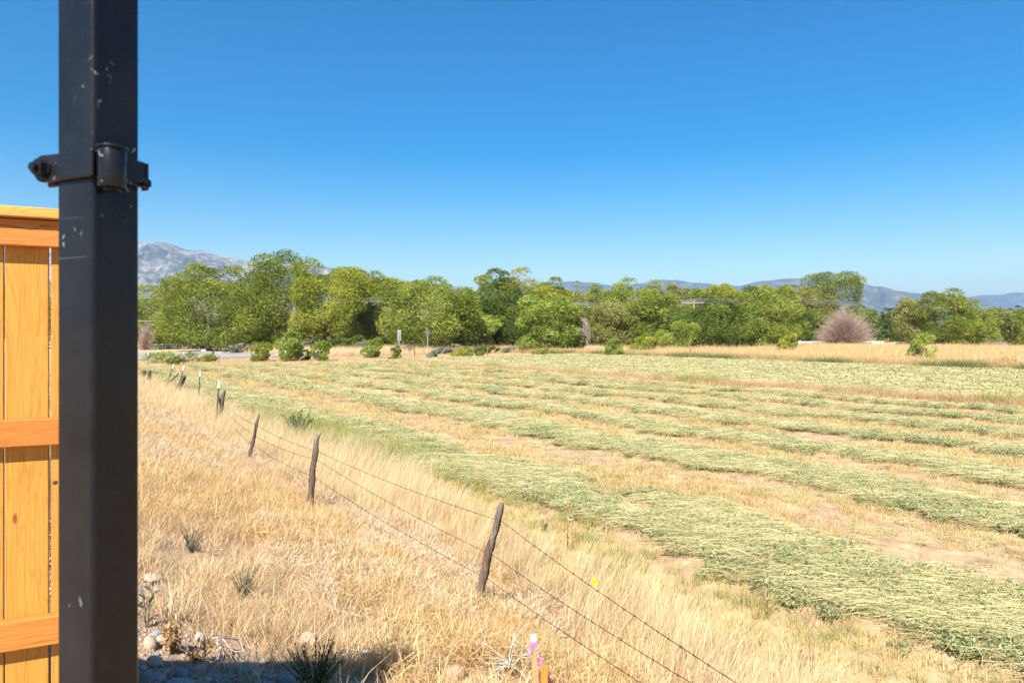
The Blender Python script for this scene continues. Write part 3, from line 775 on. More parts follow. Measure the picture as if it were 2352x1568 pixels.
# road signs
def sign(name, label, xd, D, kind):
    X, Y = ray(xd, D); zb = H1(X, Y)
    rt = empty(name, (X, Y, zb), 0, label, 'road sign')
    bm = bmesh.new(); top = zat(758, D) - zb
    add_box(bm, -.035, .035, -.03, .03, -.2, top - .05); bm_obj('pole', bm, M['galv'], rt)
    bm = bmesh.new()
    if kind == 'white':
        add_box(bm, -.30, .30, -.012, .0, top - 1.45, top, .003)
        p_ = bm_obj('sign_plate', bm, M['white'], rt, loc=(0, -.04, 0)); p_.rotation_euler = (0, 0, R(55))
        for zz, a_, b_ in [(.30, -.12, .12), (.42, -.16, .10), (.62, -.1, .16), (.80, -.16, .16), (.95, -.05, .17), (1.05, -.17, .02), (1.15, -.12, .16), (1.25, -.16, .12)]:
            bm = bmesh.new(); add_box(bm, a_, b_, -.017, -.0125, top - zz - .07, top - zz); bm_obj('letter', bm, M['dark'], p_)
    else:
        add_box(bm, -.42, .42, -.006, .006, -.42, .42, .002)
        p_ = bm_obj('sign_plate', bm, M['galv'], rt, loc=(0, -.05, top - .52))
        p_.rotation_euler = (0, R(45), R(62))
    return rt
sign('road_sign', 'tall narrow white road sign with dark lettering on a steel pole', 917, 98, 'white')
sign('road_sign', 'grey diamond road sign turned edge-on on a thin pole', 982, 99, 'diamond')

# low chain link fence behind the lot
cl = empty('chain_link_fence', (0, 0, ZF), 0, 'low grey chain link fence behind the gravel lot', 'fence')
cps = [ray(x, 137) for x in np.linspace(322, 770, 24)]
bm = bmesh.new(); add_cyl(bm, (0, 0, .5), (0, 0, 1), .04, 1.1, 6); me_cp = bpy.data.meshes.new('fence_post'); bm.to_mesh(me_cp); bm.free(); me_cp.materials.append(M['galv'])
for X, Y in cps:
    o = bpy.data.objects.new('fence_post', me_cp); link(o, cl); o.location = (X, Y, 0)
wire_run('top_rail', [(x, y, 1.03) for x, y in cps], cl, r=.035, sub=1, sag=0, m='galv')
tb = []
x0, x1 = cps[0][0], cps[-1][0]
for k in np.arange(0, x1 - x0, .35):
    for sgn in (1, -1):
        a_, b_ = x0 + k, x0 + k + .9 * sgn
        tb.append((np.array([[a_, 136.96, .05], [b_, 136.96, 1.0]]), .006, 3))
mobj('mesh_wire', tubes_mesh('mesh_wire', tb), M['galv'], cl)

# white rail fence and the pale rail left of it
def rail_fence(label, x0, x1, D0, D1, h, m, rails, n):
    A = np.array(ray(x0, D0)); B = np.array(ray(x1, D1)); L = np.linalg.norm(B - A)
    ang = math.atan2(B[1] - A[1], B[0] - A[0])
    rt = empty('rail_fence', (A[0], A[1], ZF), ang, label, 'fence')
    for z_, hh in rails:
        bm = bmesh.new(); add_box(bm, 0, L, -.05, .05, z_, z_ + hh, .01); bm_obj('rail', bm, M[m], rt)
    for k in range(n):
        bm = bmesh.new(); add_box(bm, -.09, .09, .053, .20, -.2, h, .01); bm_obj('rail_post', bm, M[m], rt, loc=((k + .02) * L / (n - .95), 0, 0))
    return rt, A, B, ang
rail_fence('white two-rail roadside fence running behind the bare dome tree', 1838, 2030, 155, 159, 1.45, 'white', [(1.12, .32), (.55, .28)], 9)
rail_fence('low pale weathered rail right of the round corner tree', 1292, 1400, 110, 112, 1.1, 'offwhite', [(.66, .38)], 5)
X, Y = ray(2158, 181); rt = empty('marker_post', (X, Y, ZF), 0, 'red and yellow marker at the right end of the white rail fence', 'marker')
rt.location = (*ray(2034, 158), ZF)
bm = bmesh.new(); add_cyl(bm, (0, 0, .75), (0, 0, 1), .06, 1.6, 8); bm_obj('post', bm, M['galv'], rt)
bm = bmesh.new(); add_box(bm, -.35, .12, -.10, -.06, 1.15, 1.42, .02); bm_obj('red_plate', bm, M['red'], rt)
bm = bmesh.new(); add_box(bm, -.08, .08, -.10, -.06, 1.45, 1.7, .02); bm_obj('yellow_plate', bm, M['yellow'], rt)
X, Y = ray(1832, 153); rt = empty('utility_cabinet', (X, Y, ZF), R(12), 'white utility cabinet at the left end of the white rail fence', 'cabinet')
bm = bmesh.new(); add_box(bm, -.5, .5, -.35, .35, .1, 1.75, .03); bm_obj('cabinet_body', bm, M['white'], rt)
bm = bmesh.new(); add_box(bm, -.56, .56, -.42, .42, 1.753, 1.83, .02); bm_obj('lid', bm, M['white'], rt)
bm = bmesh.new(); add_box(bm, -.55, .55, -.4, .4, -.1, .097); bm_obj('plinth', bm, M['concrete'], rt)
X, Y = ray(468, 100); rt = empty('concrete_box', (X, Y, ZF), R(10), 'low concrete drain box with white lid by the gravel lot', 'drain box')
bm = bmesh.new(); add_box(bm, -1.3, 1.3, -.5, .5, -.1, .55, .04); bm_obj('box_body', bm, M['concrete'], rt)
bm = bmesh.new(); add_box(bm, -.30, .30, -.25, .25, .553, .80, .06); bm_obj('lid', bm, M['white'], rt)

# power poles and cables
def pole(label, xd, D, arm_y, tilt, armL=2.4):
    X, Y = ray(xd, D); zb = H1(X, Y); h = zat(arm_y, D) - zb
    rt = empty('power_pole', (X, Y, zb), 0, label, 'power pole')
    o = mobj('pole', tubes_mesh('pole', [(np.array([[-tilt * h, 0, -.3], [-tilt * h * .5, 0, h * .5], [.0, 0, h + .5]]), np.array([.2, .17, .13]), 8)]), M['pole'], rt)
    bm = bmesh.new(); add_box(bm, -armL, armL * .75, -.17, -.05, h - .14, h + .06, .01); ar = bm_obj('crossarm', bm, M['armgrey'], rt)
    for k in (-.95, -.5, -.1, .3, .65):
        bm = bmesh.new(); add_cyl(bm, (k * armL, -.11, h + .2), (0, 0, 1), .055, .22, 8); bm_obj('insulator', bm, M['armgrey'], ar)
    return X, Y, zb + h + .3
pa = pole('power pole with grey crossarm rising out of the trees, near centre right', 1594, 130, 695, .02)
pb = pole('power pole with insulators just left of the tallest right-hand tree', 1812, 145, 691, 0, 1.6)
pc = (*ray(1352, 138), zat(701, 138))
cb = empty('overhead_cables', (0, 0, 0), 0, 'grey overhead power cables strung along the tree row', 'cable')
far_l = (*ray(150, 118), zat(674, 118)); l2 = (*ray(960, 140), zat(690, 140)); far_r = (*ray(2110, 190), zat(703, 190)); rr2 = (*ray(2600, 230), zat(715, 230))
for k, dz in enumerate((0, .35, .75, -.45)):
    P = [far_l, l2, pc, pa, pb, far_r, rr2]
    wire_run('cable', [(x + k * .5, y + k * .15, z + dz * .7) for x, y, z in P], cb, r=.022, sub=8, sag=.35, m='cable', seg=4)
wire_run('low_cable', [(*ray(200, 118), zat(733, 118)), (*ray(440, 122), zat(738, 122))], cb, r=.03, sub=8, sag=.1, m='cable')

# ------------------------------------------------------------------ scattered stuff (grass, stubble, hay)
def blades_np(rng, n, hr, spread, wind, width, seg=3, out=.35, jitter=.12, tone=(0, 1)):
    a_ = rng.uniform(0, 2 * np.pi, n); rr = spread * np.sqrt(rng.uniform(0, 1, n))
    b = np.stack([np.cos(a_) * rr, np.sin(a_) * rr, np.full(n, -.02)], -1)
    L = rng.uniform(*hr, n)
    lean = np.stack([np.cos(a_) * out, np.sin(a_) * out, np.zeros(n)], -1) * rng.uniform(0, 1, n)[:, None] + rng.normal(0, jitter, (n, 3)) * [1, 1, 0] + np.array([wind, wind * .15, 0])
    t = np.linspace(0, 1, seg + 1)[None, :, None]
    P = b[:, None] + L[:, None, None] * (np.array([0, 0, 1.0]) * (t - .25 * t ** 2 * np.linalg.norm(lean, axis=1)[:, None, None]) + lean[:, None] * t ** 1.7)
    sd = rng.normal(size=(n, 3)); sd[:, 2] = 0; sd /= np.linalg.norm(sd, axis=1)[:, None]
    w = width * rng.uniform(.6, 1.3, n)[:, None, None] * np.clip(1.15 - t, .12, 1) * .5
    v = np.stack([P - sd[:, None] * w, P + sd[:, None] * w], 2).reshape(-1, 3)
    i0 = (np.arange(n)[:, None] * (seg + 1) + np.arange(seg)[None, :]) * 2
    f = np.stack([i0, i0 + 1, i0 + 3, i0 + 2], -1).reshape(-1, 4)
    tn = np.repeat(rng.uniform(*tone, n), (seg + 1) * 2)
    return v, f, tn
def ribbons(rng, P, width, tone):
    """P (n,seg,3) polylines -> ribbons"""
    n, s, _ = P.shape
    d = np.gradient(P, axis=1); sd = np.cross(d, rng.normal(size=(n, 1, 3))); sd /= np.linalg.norm(sd, axis=2, keepdims=True) + 1e-9
    sd *= width * .5
    v = np.stack([P - sd, P + sd], 2).reshape(-1, 3)
    i0 = (np.arange(n)[:, None] * s + np.arange(s - 1)[None, :]) * 2
    return v, np.stack([i0, i0 + 1, i0 + 3, i0 + 2], -1).reshape(-1, 4), np.repeat(tone, s * 2)
def join_np(parts):
    vs, fs, ts, mi, off = [], [], [], [], 0
    for k, (v, f, t) in enumerate(parts):
        vs.append(v); fs.append(f + off); ts.append(t); mi.append(np.full(len(f), k, np.int32)); off += len(v)
    return np.vstack(vs), np.vstack(fs), np.concatenate(ts), np.concatenate(mi)
def proto(name, parts, mats):
    v, f, t, mi = join_np(parts)
    me = mesh_np(name, v, f, t)
    for m in mats: me.materials.append(M[m])
    me.polygons.foreach_set('material_index', mi)
    return bpy.data.objects.new(name, me)
def collection(name, objs):
    c = bpy.data.collections.new(name)
    for o in objs: c.objects.link(o)
    return c
def scatter(name, label, cat, pts, coll, scale, rz, tilt=None):
    n = len(pts); nv = len(coll.objects)
    me = bpy.data.meshes.new(name); me.vertices.add(n); me.vertices.foreach_set('co', np.asarray(pts, np.float32).ravel())
    rot = np.zeros((n, 3), np.float32); rot[:, 2] = rz
    if tilt is not None: rot[:, :2] = tilt
    at = me.attributes.new('rot', 'FLOAT_VECTOR', 'POINT'); at.data.foreach_set('vector', rot.ravel())
    at = me.attributes.new('scl', 'FLOAT', 'POINT'); at.data.foreach_set('value', np.broadcast_to(np.asarray(scale, np.float32), (n,)).copy())
    at = me.attributes.new('idx', 'INT', 'POINT'); at.data.foreach_set('value', RNG.integers(0, nv, n).astype(np.int32))
    o = bpy.data.objects.new(name, me); COL.objects.link(o)
    ng = bpy.data.node_groups.new(name, 'GeometryNodeTree')
    ng.interface.new_socket('Geometry', in_out='INPUT', socket_type='NodeSocketGeometry')
    ng.interface.new_socket('Geometry', in_out='OUTPUT', socket_type='NodeSocketGeometry')
    N = ng.nodes.new; L = ng.links.new
    gi = N('NodeGroupInput'); go = N('NodeGroupOutput'); ip = N('GeometryNodeInstanceOnPoints')
    ci = N('GeometryNodeCollectionInfo'); ci.inputs['Collection'].default_value = coll
    ci.inputs['Separate Children'].default_value = True; ci.inputs['Reset Children'].default_value = True
    def attr(nm, ty):
        a_ = N('GeometryNodeInputNamedAttribute'); a_.data_type = ty; a_.inputs['Name'].default_value = nm
        return next(s_ for s_ in a_.outputs if s_.enabled and s_.name == 'Attribute')
    L(gi.outputs[0], ip.inputs['Points']); L(ci.outputs[0], ip.inputs['Instance'])
    ip.inputs['Pick Instance'].default_value = True
    L(attr('idx', 'INT'), ip.inputs['Instance Index'])
    e2r = N('FunctionNodeEulerToRotation'); L(attr('rot', 'FLOAT_VECTOR'), e2r.inputs[0]); L(e2r.outputs[0], ip.inputs['Rotation'])
    L(attr('scl', 'FLOAT'), ip.inputs['Scale'])
    L(ip.outputs[0], go.inputs[0])
    md = o.modifiers.new('scatter', 'NODES'); md.node_group = ng
    return tag(o, label, cat, kind='stuff')
def sample(n, p0, p1, q0, q1, dmin=2.4, dmax=400, side=1.0, fall=None, mask=None):
    """uniform points in a strip of the field; thinned with distance beyond `fall`"""
    p_ = RNG.uniform(p0, p1, n); q_ = RNG.uniform(q0, q1, n)
    x, y = xy(p_, q_)
    d = np.hypot(x, y)
    k = (y > .5) & (d > dmin) & (d < dmax) & (np.abs(x / np.maximum(y, .1)) < side)
    if fall is not None: k &= RNG.uniform(0, 1, n) < np.minimum(1, (fall / d) ** 1.5)
    if mask is not None: k &= RNG.uniform(0, 1, n) < mask(p_, q_)
    x, y, d, p_, q_ = x[k], y[k], d[k], p_[k], q_[k]
    return np.stack([x, y, height(x, y)], -1), d, p_, q_
def sc_d(d, d0, lo, hi, pw=.6): return RNG.uniform(lo, hi, len(d)) * np.maximum(1, d / d0) ** pw
g = np.random.default_rng(21)

# prototypes
straw = collection('straw_tufts', [proto('straw_tuft', [blades_np(g, 34, (.28, .66), .14, .30, .0044, 3, .30, .20), blades_np(g, 26, (.10, .36), .16, .15, .0048, 3, .8, .45)], ['straw']) for _ in range(5)])
tan = collection('tan_tufts', [proto('tan_tuft', [blades_np(g, 56, (.06, .26), .16, .10, .0046, 2, .9, .45)], ['tan']) for _ in range(5)])
def gold_np(rng, n=150, r=.20, h=.26, w=.0040):
    az = rng.uniform(0, 6.28, n); rr = r * np.sqrt(rng.uniform(0, 1, n))
    st = np.stack([np.cos(az) * rr, np.sin(az) * rr, h * rng.uniform(0, .8, n) * (1 - (rr / r) ** 2 * .7)], -1)
    d = rng.normal(0, 1, (n, 3)) + [.2, 0, .5]; d /= np.linalg.norm(d, axis=1)[:, None]
    L = rng.uniform(.06, .20, n)
    P = st[:, None] + d[:, None] * (L[:, None] * np.linspace(0, 1, 3)[None, :])[..., None] + np.array([0, 0, 1]) * (L[:, None] * np.linspace(0, 1, 3)[None, :] ** 2)[..., None] * rng.normal(0, .4, (n, 1, 1))
    P[..., 2] = np.maximum(P[..., 2], 0)
    return ribbons(rng, P, w, rng.uniform(0, 1, n))
gold = collection('golden_weeds', [proto('golden_weed', [gold_np(g)], ['gold']) for _ in range(4)])
def tumble_np(rng, n=170, r=.26, w=.0040):
    az = rng.uniform(0, 6.28, n); el = np.arcsin(rng.uniform(0, 1, n))
    e = np.stack([np.cos(az) * np.cos(el), np.sin(az) * np.cos(el), np.sin(el) * .85], -1) * r * rng.uniform(.7, 1.1, n)[:, None]
    tt = np.linspace(.25, 1, 4)[None, :, None]
    sw = np.cross(e, [0, 0, 1.0]) * rng.normal(0, .8, n)[:, None]
    P = e[:, None] * tt + sw[:, None] * (tt ** 2 - tt) + rng.normal(0, .012, (n, 4, 3)) + [0, 0, .03]
    P[..., 2] = np.maximum(P[..., 2], 0)
    return ribbons(rng, P, w, rng.uniform(0, 1, n))
tumb = collection('grey_weeds', [proto('grey_weed', [tumble_np(g)], ['grey']) for _ in range(4)])
stub = collection('stubble_tufts', [proto('stubble_tuft', [blades_np(g, 34, (.04, .12), .09, .05, .0055, 2, .8, .3), blades_np(g, 6, (.05, .12), .08, .05, .006, 2, .6, .3)], ['stubble', 'greengrass']) for _ in range(5)])
def hay_np(rng, ns=52, nl=95, L=.52, r=.22):
    # long pale stems lying flat plus leafy clumps
    az = rng.normal(0, .42, ns) + np.where(rng.random(ns) < .15, rng.uniform(-1.5, 1.5, ns), 0)
    c = np.stack([rng.normal(0, r * .8, ns), rng.normal(0, r * .55, ns), rng.uniform(.02, .12, ns)], -1)
    l = L * rng.uniform(.5, 1.1, ns)
    t = np.linspace(-.5, .5, 4)[None, :]
    P = c[:, None] + np.stack([np.cos(az)[:, None] * l[:, None] * t, np.sin(az)[:, None] * l[:, None] * t + .05 * np.sin(t * 5 + az[:, None]), (.05 * (1 - (2 * t) ** 2) * rng.uniform(-.2, 1, ns)[:, None])], -1)
    P[..., 2] = np.maximum(P[..., 2], .005)
    A = ribbons(rng, P, .0037, rng.uniform(0, 1, ns))
    nc = 7
    cc = np.stack([rng.normal(0, r * .7, nc), rng.normal(0, r * .5, nc), rng.uniform(.03, .11, nc)], -1)
    pk = rng.integers(0, nc, nl); pos = cc[pk] + rng.normal(0, .045, (nl, 3)) * [1.5, 1, .6]; pos[:, 2] = np.maximum(pos[:, 2], .01)
    d = rng.normal(0, 1, (nl, 3)); d /= np.linalg.norm(d, axis=1)[:, None]; sd = np.cross(d, rng.normal(size=(nl, 3))); sd /= np.linalg.norm(sd, axis=1)[:, None]
    ll = rng.uniform(.016, .036, nl)[:, None]
    v = np.stack([pos - d * ll, pos + sd * ll * .42, pos + d * ll, pos - sd * ll * .42], 1).reshape(-1, 3)
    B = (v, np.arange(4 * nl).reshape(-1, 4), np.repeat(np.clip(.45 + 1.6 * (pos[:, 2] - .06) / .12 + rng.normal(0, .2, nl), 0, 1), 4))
    return [A, B]
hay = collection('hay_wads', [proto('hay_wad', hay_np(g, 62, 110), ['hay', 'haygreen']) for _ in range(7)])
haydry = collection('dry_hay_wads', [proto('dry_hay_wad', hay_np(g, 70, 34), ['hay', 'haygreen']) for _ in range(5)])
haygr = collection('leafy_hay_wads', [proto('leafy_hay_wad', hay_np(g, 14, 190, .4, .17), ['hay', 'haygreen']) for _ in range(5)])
wgr = collection('weed_tufts', [proto('weed_tuft', [blades_np(g, 36, (.08, .30), .16, .15, .009, 2, .6, .3), blades_np(g, 30, (.1, .34), .16, .25, .008, 2, .5, .3)], [['weedgreen', 'greengrass'], ['greengrass', 'straw'], ['weedgreen', 'willow']][k]) for k in range(3)])
weeds = collection('tall_weeds', [proto('tall_weed', [blades_np(g, 60, (.2, .6), .16, .25, .007, 2, .4, .25, (.0, .8))], [['tan', 'gold', 'straw', 'gold'][k]]) for k in range(4)])
ggr = collection('green_tufts', [proto('green_tuft', [blades_np(g, 46, (.08, .28), .12, .15, .0055, 2, .5, .2)], ['greengrass']) for _ in range(4)])

ALONG = math.atan2(PX, -PY)     # windrow direction
def zone(seed, s):               # patchy 0..1 mask in field coordinates
    return lambda p_, q_: np.clip((fbm(p_ * s + seed, q_ * s * .6 + seed * 2, 4) - .49) * 9, 0, 1)
zg, zt = zone(3.3, .55), zone(9.1, .5)
CLEAR = []
def on(xd, yd):                       # a point on the real ground seen at this place
    X, Y = gnd(xd, yd)
    for _ in range(14):
        z_ = H1(X, Y); D = FPX * (CAM_Z - z_) / (yd - HOR); X, Y = ray(xd, .5 * Y + .5 * D)
    return X, Y, H1(X, Y)
for xd, yd, r_ in [(1234, 1640, .30), (1250, 1700, .30), (1172, 1575, .22), (1042, 1570, .2), (350, 1352, .2), (722, 1600, .1), (460, 1500, .2),
                   (350, 1500, .35), (400, 1540, .4), (470, 1545, .38), (540, 1550, .36), (600, 1560, .34), (660, 1570, .2), (830, 1585, .2), (500, 1520, .2), (335, 1440, .2), (420, 1485, .2), (760, 1590, .2)]:
    X_, Y_, _z = on(xd, yd); CLEAR.append((X_, Y_, r_ * 1.3))
def open_soil(a_, b_):
    x, y = xy(a_, b_); k = np.ones_like(x)
    for X_, Y_, r_ in CLEAR: k = np.minimum(k, np.clip(np.hypot(x - X_, y - Y_) / r_ - .55, .0, 1) * 1.0)
    return np.clip(k * 1.6, .03, 1)
patch = lambda a_, b_: np.clip(.35 + 2.6 * (fbm(a_ * 1.5 + 60, b_ * 1.5, 4) - .36), .12, 1)
# dry bank: mixed short grass, golden and grey weeds
ramp_in = lambda p_: np.clip((p_ - .25) / .9, .08, 1)
pts, d, p_, q_ = sample(36000, .3, 5.2, -4, 62, fall=11, mask=lambda a_, b_: open_soil(a_, b_) * patch(a_, b_) * ramp_in(a_) * (1 - .45 * np.clip((a_ - 4.0), 0, 1)))
scatter('dry_grass', 'short tan dry grass covering the bank behind the black post', 'dry grass', pts, tan, sc_d(d, 9, .5, 1.1, .3), RNG.uniform(0, 6.28, len(d)))
pts, d, p_, q_ = sample(10000, .9, 5.6, -4, 60, fall=9, mask=lambda a_, b_: open_soil(a_, b_) * zg(a_, b_) * ramp_in(a_) * (1 - np.clip(a_ - 4.3, 0, 1) * .7))
scatter('golden_weeds', 'orange-golden dry weed patches on the bank', 'dry weeds', pts, gold, sc_d(d, 9, .5, 1.0, .3), RNG.normal(0, .6, len(d)))
pts, d, p_, q_ = sample(9500, 1.0, 5.0, 1, 58, fall=9, mask=lambda a_, b_: open_soil(a_, b_) * zt(a_, b_))
scatter('grey_tumbleweeds', 'greyish tangled dry tumbleweed masses along the post fence', 'dry weeds', pts, tumb, sc_d(d, 9, .5, .95, .3), RNG.uniform(0, 6.28, len(d)))
# tall pale straw beyond the wire
pts, d, p_, q_ = sample(24000, 3.3, 7.1, -8, 64, fall=14, mask=lambda a_, b_: np.clip((a_ + .5 * wob(b_ * 1.3) - 4.2) / .7, 0, 1) * np.clip((np.minimum(6.95, 5.2 + .16 * (b_ - 2)) + .6 * wob(b_ * .8) - a_) / .5, 0, 1) * np.clip(.3 + 3.2 * (fbm(a_ * 2.2 + 7, b_ * 2.2, 3) - .36), .1, 1))
scatter('tall_straw_grass', 'tall pale straw-coloured grass along the barbed wire, bent right', 'dry grass', pts, straw, sc_d(d, 10, .55, .9, .2) * (.7 + .8 * fbm(p_ * 1.8 + 3, q_ * 1.8, 3)), RNG.normal(0, .45, len(d)))
# greenish fringe between straw and hay
pts, d, p_, q_ = sample(4200, 4.8, 7.6, -8, 60, fall=10, mask=lambda a_, b_: np.exp(-((a_ - np.minimum(6.9, 6.0 + .1 * (b_ - 2))) / .6) ** 2) * np.clip(fbm(a_ * .8, b_ * .5, 3) * 3 - .9, 0, 1))
scatter('green_fringe_grass', 'yellow-green grass fringe between straw and cut hay', 'grass', pts, ggr, sc_d(d, 10, .6, 1.2), RNG.normal(0, .5, len(d)))
pts, d, p_, q_ = sample(2600, 5.9, 8.2, 12, 30, mask=lambda a_, b_: np.exp(-((a_ - 7.0) / .6) ** 2) * np.exp(-((b_ - 20) / 5) ** 2))
scatter('lime_grass', 'wispy lime-green tall grass around the lone shrub', 'grass', pts, ggr, RNG.uniform(1.2, 2.3, len(d)), RNG.normal(0, .4, len(d)))
# stubble over the mown field
pts, d, p_, q_ = sample(195000, 5.2, 33, -12, 66, fall=9, mask=lambda a_, b_: np.clip(.12 + 2.4 * (fbm(a_ * .9, b_ * .5, 4) - .38), .03, 1) * (1 - .6 * in_wind(a_, b_)))
scatter('stubble', 'short yellow stubble on the mown field', 'stubble', pts, stub, sc_d(d, 9, .7, 1.4, .75), RNG.uniform(0, 6.28, len(d)))
pts, d, p_, q_ = sample(9000, 7, 33, -10, 50, fall=12, mask=lambda a_, b_: np.clip((fbm(a_ * .5 + 40, b_ * .3, 3) - .55) * 8, 0, 1))
scatter('field_grass', 'fresh green grass patches between the hay rows', 'grass', pts, ggr, sc_d(d, 12, .35, .7, .8), RNG.normal(0, .5, len(d)))
pts, d, p_, q_ = sample(14000, 6.8, 33, -12, 66, fall=12, mask=lambda a_, b_: (1 - in_wind(a_, b_)) * np.clip(.25 + 1.5 * (fbm(a_ * 1.3 + 70, b_ * .8, 3) - .4), .1, 1))
scatter('straw_litter', 'loose straw litter strewn on the bare soil between hay rows', 'straw', pts, haydry, sc_d(d, 12, .35, .75, .5), RNG.uniform(0, 6.28, len(d)))
# windrows
def near_edge(p_, q_):
    pp = p_ + wob(q_); m = np.zeros_like(pp)
    for a_, b_ in WIND: m = np.maximum(m, np.exp(-((pp - a_ - .28) / .24) ** 2))
    return m * (q_ < 66)
lay = lambda a_, b_: in_wind(a_, b_) * np.clip(.22 + 2.4 * (fbm(a_ * 1.3 + 5, b_ * .6, 4) - .36), .05, 1)
pts, d, p_, q_ = sample(110000, 6.4, 34, -12, 66, fall=15, mask=lay)
scatter('cut_hay', 'rows of pale cut hay stems lying across the mown field', 'cut hay', pts, hay, sc_d(d, 15, .7, 1.15, .5), ALONG + math.pi * RNG.integers(0, 2, len(d)) + RNG.normal(.35, .55, len(d)))
edge = lambda a_, b_: np.maximum(in_wind(a_, b_) * np.clip((fbm(a_ * 1.6 + 15, b_ * .8, 4) - .50) * 7, 0, 1), .8 * near_edge(a_, b_) * np.clip((fbm(a_ * 1.1 + 35, b_ * .7, 4) - .40) * 6, 0, 1))
pts, d, p_, q_ = sample(80000, 6.4, 34, -12, 66, fall=15, mask=edge)
scatter('leafy_hay', 'green leafy clumps in the cut hay rows', 'cut hay', pts, haygr, sc_d(d, 15, .65, 1.1, .5), RNG.uniform(0, 6.28, len(d)))
# second mown field beyond the berm
pts, d, p_, q_ = sample(80000, 34.2, 61, -20, 67, fall=40, mask=lambda a_, b_: .35 + .5 * in_wind(a_, b_))
scatter('cut_hay_far', 'evenly spread pale green hay on the far mown field', 'cut hay', pts, haydry, sc_d(d, 40, 1.8, 2.8, .4), ALONG + RNG.normal(.2, .6, len(d)))
pts, d, p_, q_ = sample(9000, 34.2, 61, -20, 67, fall=40, mask=lambda a_, b_: np.clip((fbm(a_ * .7 + 15, b_ * .25, 4) - .48) * 6, 0, .7))
scatter('leafy_hay_far', 'green leafy streaks on the far mown field', 'cut hay', pts, haygr, sc_d(d, 40, 1.6, 2.6, .5), RNG.uniform(0, 6.28, len(d)))
# the dry berm with green tufts between the two fields
pts, d, p_, q_ = sample(9000, 31.8, 34.6, -20, 66, mask=lambda a_, b_: np.exp(-((a_ + wob(b_) - 33.2) / .6) ** 2))
scatter('berm_grass', 'brown dry grass on the low berm across the field', 'dry grass', pts, tan, RNG.uniform(1.3, 2.4, len(d)), RNG.uniform(0, 6.28, len(d)))
pts, d, p_, q_ = sample(2600, 32, 34.4, -15, 50, mask=lambda a_, b_: np.exp(-((a_ + wob(b_) - 33.3) / .45) ** 2) * np.clip((fbm(a_ * 0 + 2, b_ * .22, 3) - .5) * 9, 0, 1))
scatter('berm_green_grass', 'grey-green tufts growing along the low berm', 'grass', pts, ggr, RNG.uniform(1.6, 3.2, len(d)), RNG.normal(0, .4, len(d)))
# weed strip and golden field beyond the hay
pts, d, p_, q_ = sample(26000, 60.6, 66, -30, 84, mask=lambda a_, b_: np.clip(.4 + (66 - a_) / 5, 0, 1))
scatter('weed_strip', 'tall tan and golden weeds edging the far field', 'dry grass', pts, weeds, RNG.uniform(1.0, 2.3, len(d)), RNG.normal(0, .4, len(d)))
pts, d, p_, q_ = sample(11000, 59.6, 62.2, -30, 80, mask=lambda a_, b_: np.clip((fbm(a_ * .5 + 8, b_ * .45, 4) - .48) * 8, 0, 1))
scatter('weed_strip_green', 'low green weed clumps at the foot of the far weed strip', 'weeds', pts, wgr, RNG.uniform(1.6, 4.6, len(d)), RNG.normal(0, .4, len(d)))
pts, d, p_, q_ = sample(60000, 64, 150, -60, 100, side=.9, fall=80)
scatter('golden_field_grass', 'golden dry grass field at the right below the trees', 'dry grass', pts, gold, RNG.uniform(2.4, 4.2, len(d)), RNG.normal(0, .5, len(d)))
pts, d, p_, q_ = sample(26000, 6, 66, 66.5, 83, mask=lambda a_, b_: np.clip(fbm(a_ * .2, b_ * .3, 3) * 2 - .3, .1, 1))
scatter('verge_grass', 'pale dry grass on the verge between field and road', 'dry grass', pts, tan, RNG.uniform(1.0, 2.0, len(d)), RNG.normal(0, .5, len(d)))
pts, d, p_, q_ = sample(14000, 30, 110, 92.5, 125, side=.9)
scatter('roadside_grass', 'dry grass under the trees beyond the road', 'dry grass', pts, straw, RNG.uniform(1.4, 2.6, len(d)), RNG.normal(0, .5, len(d)))

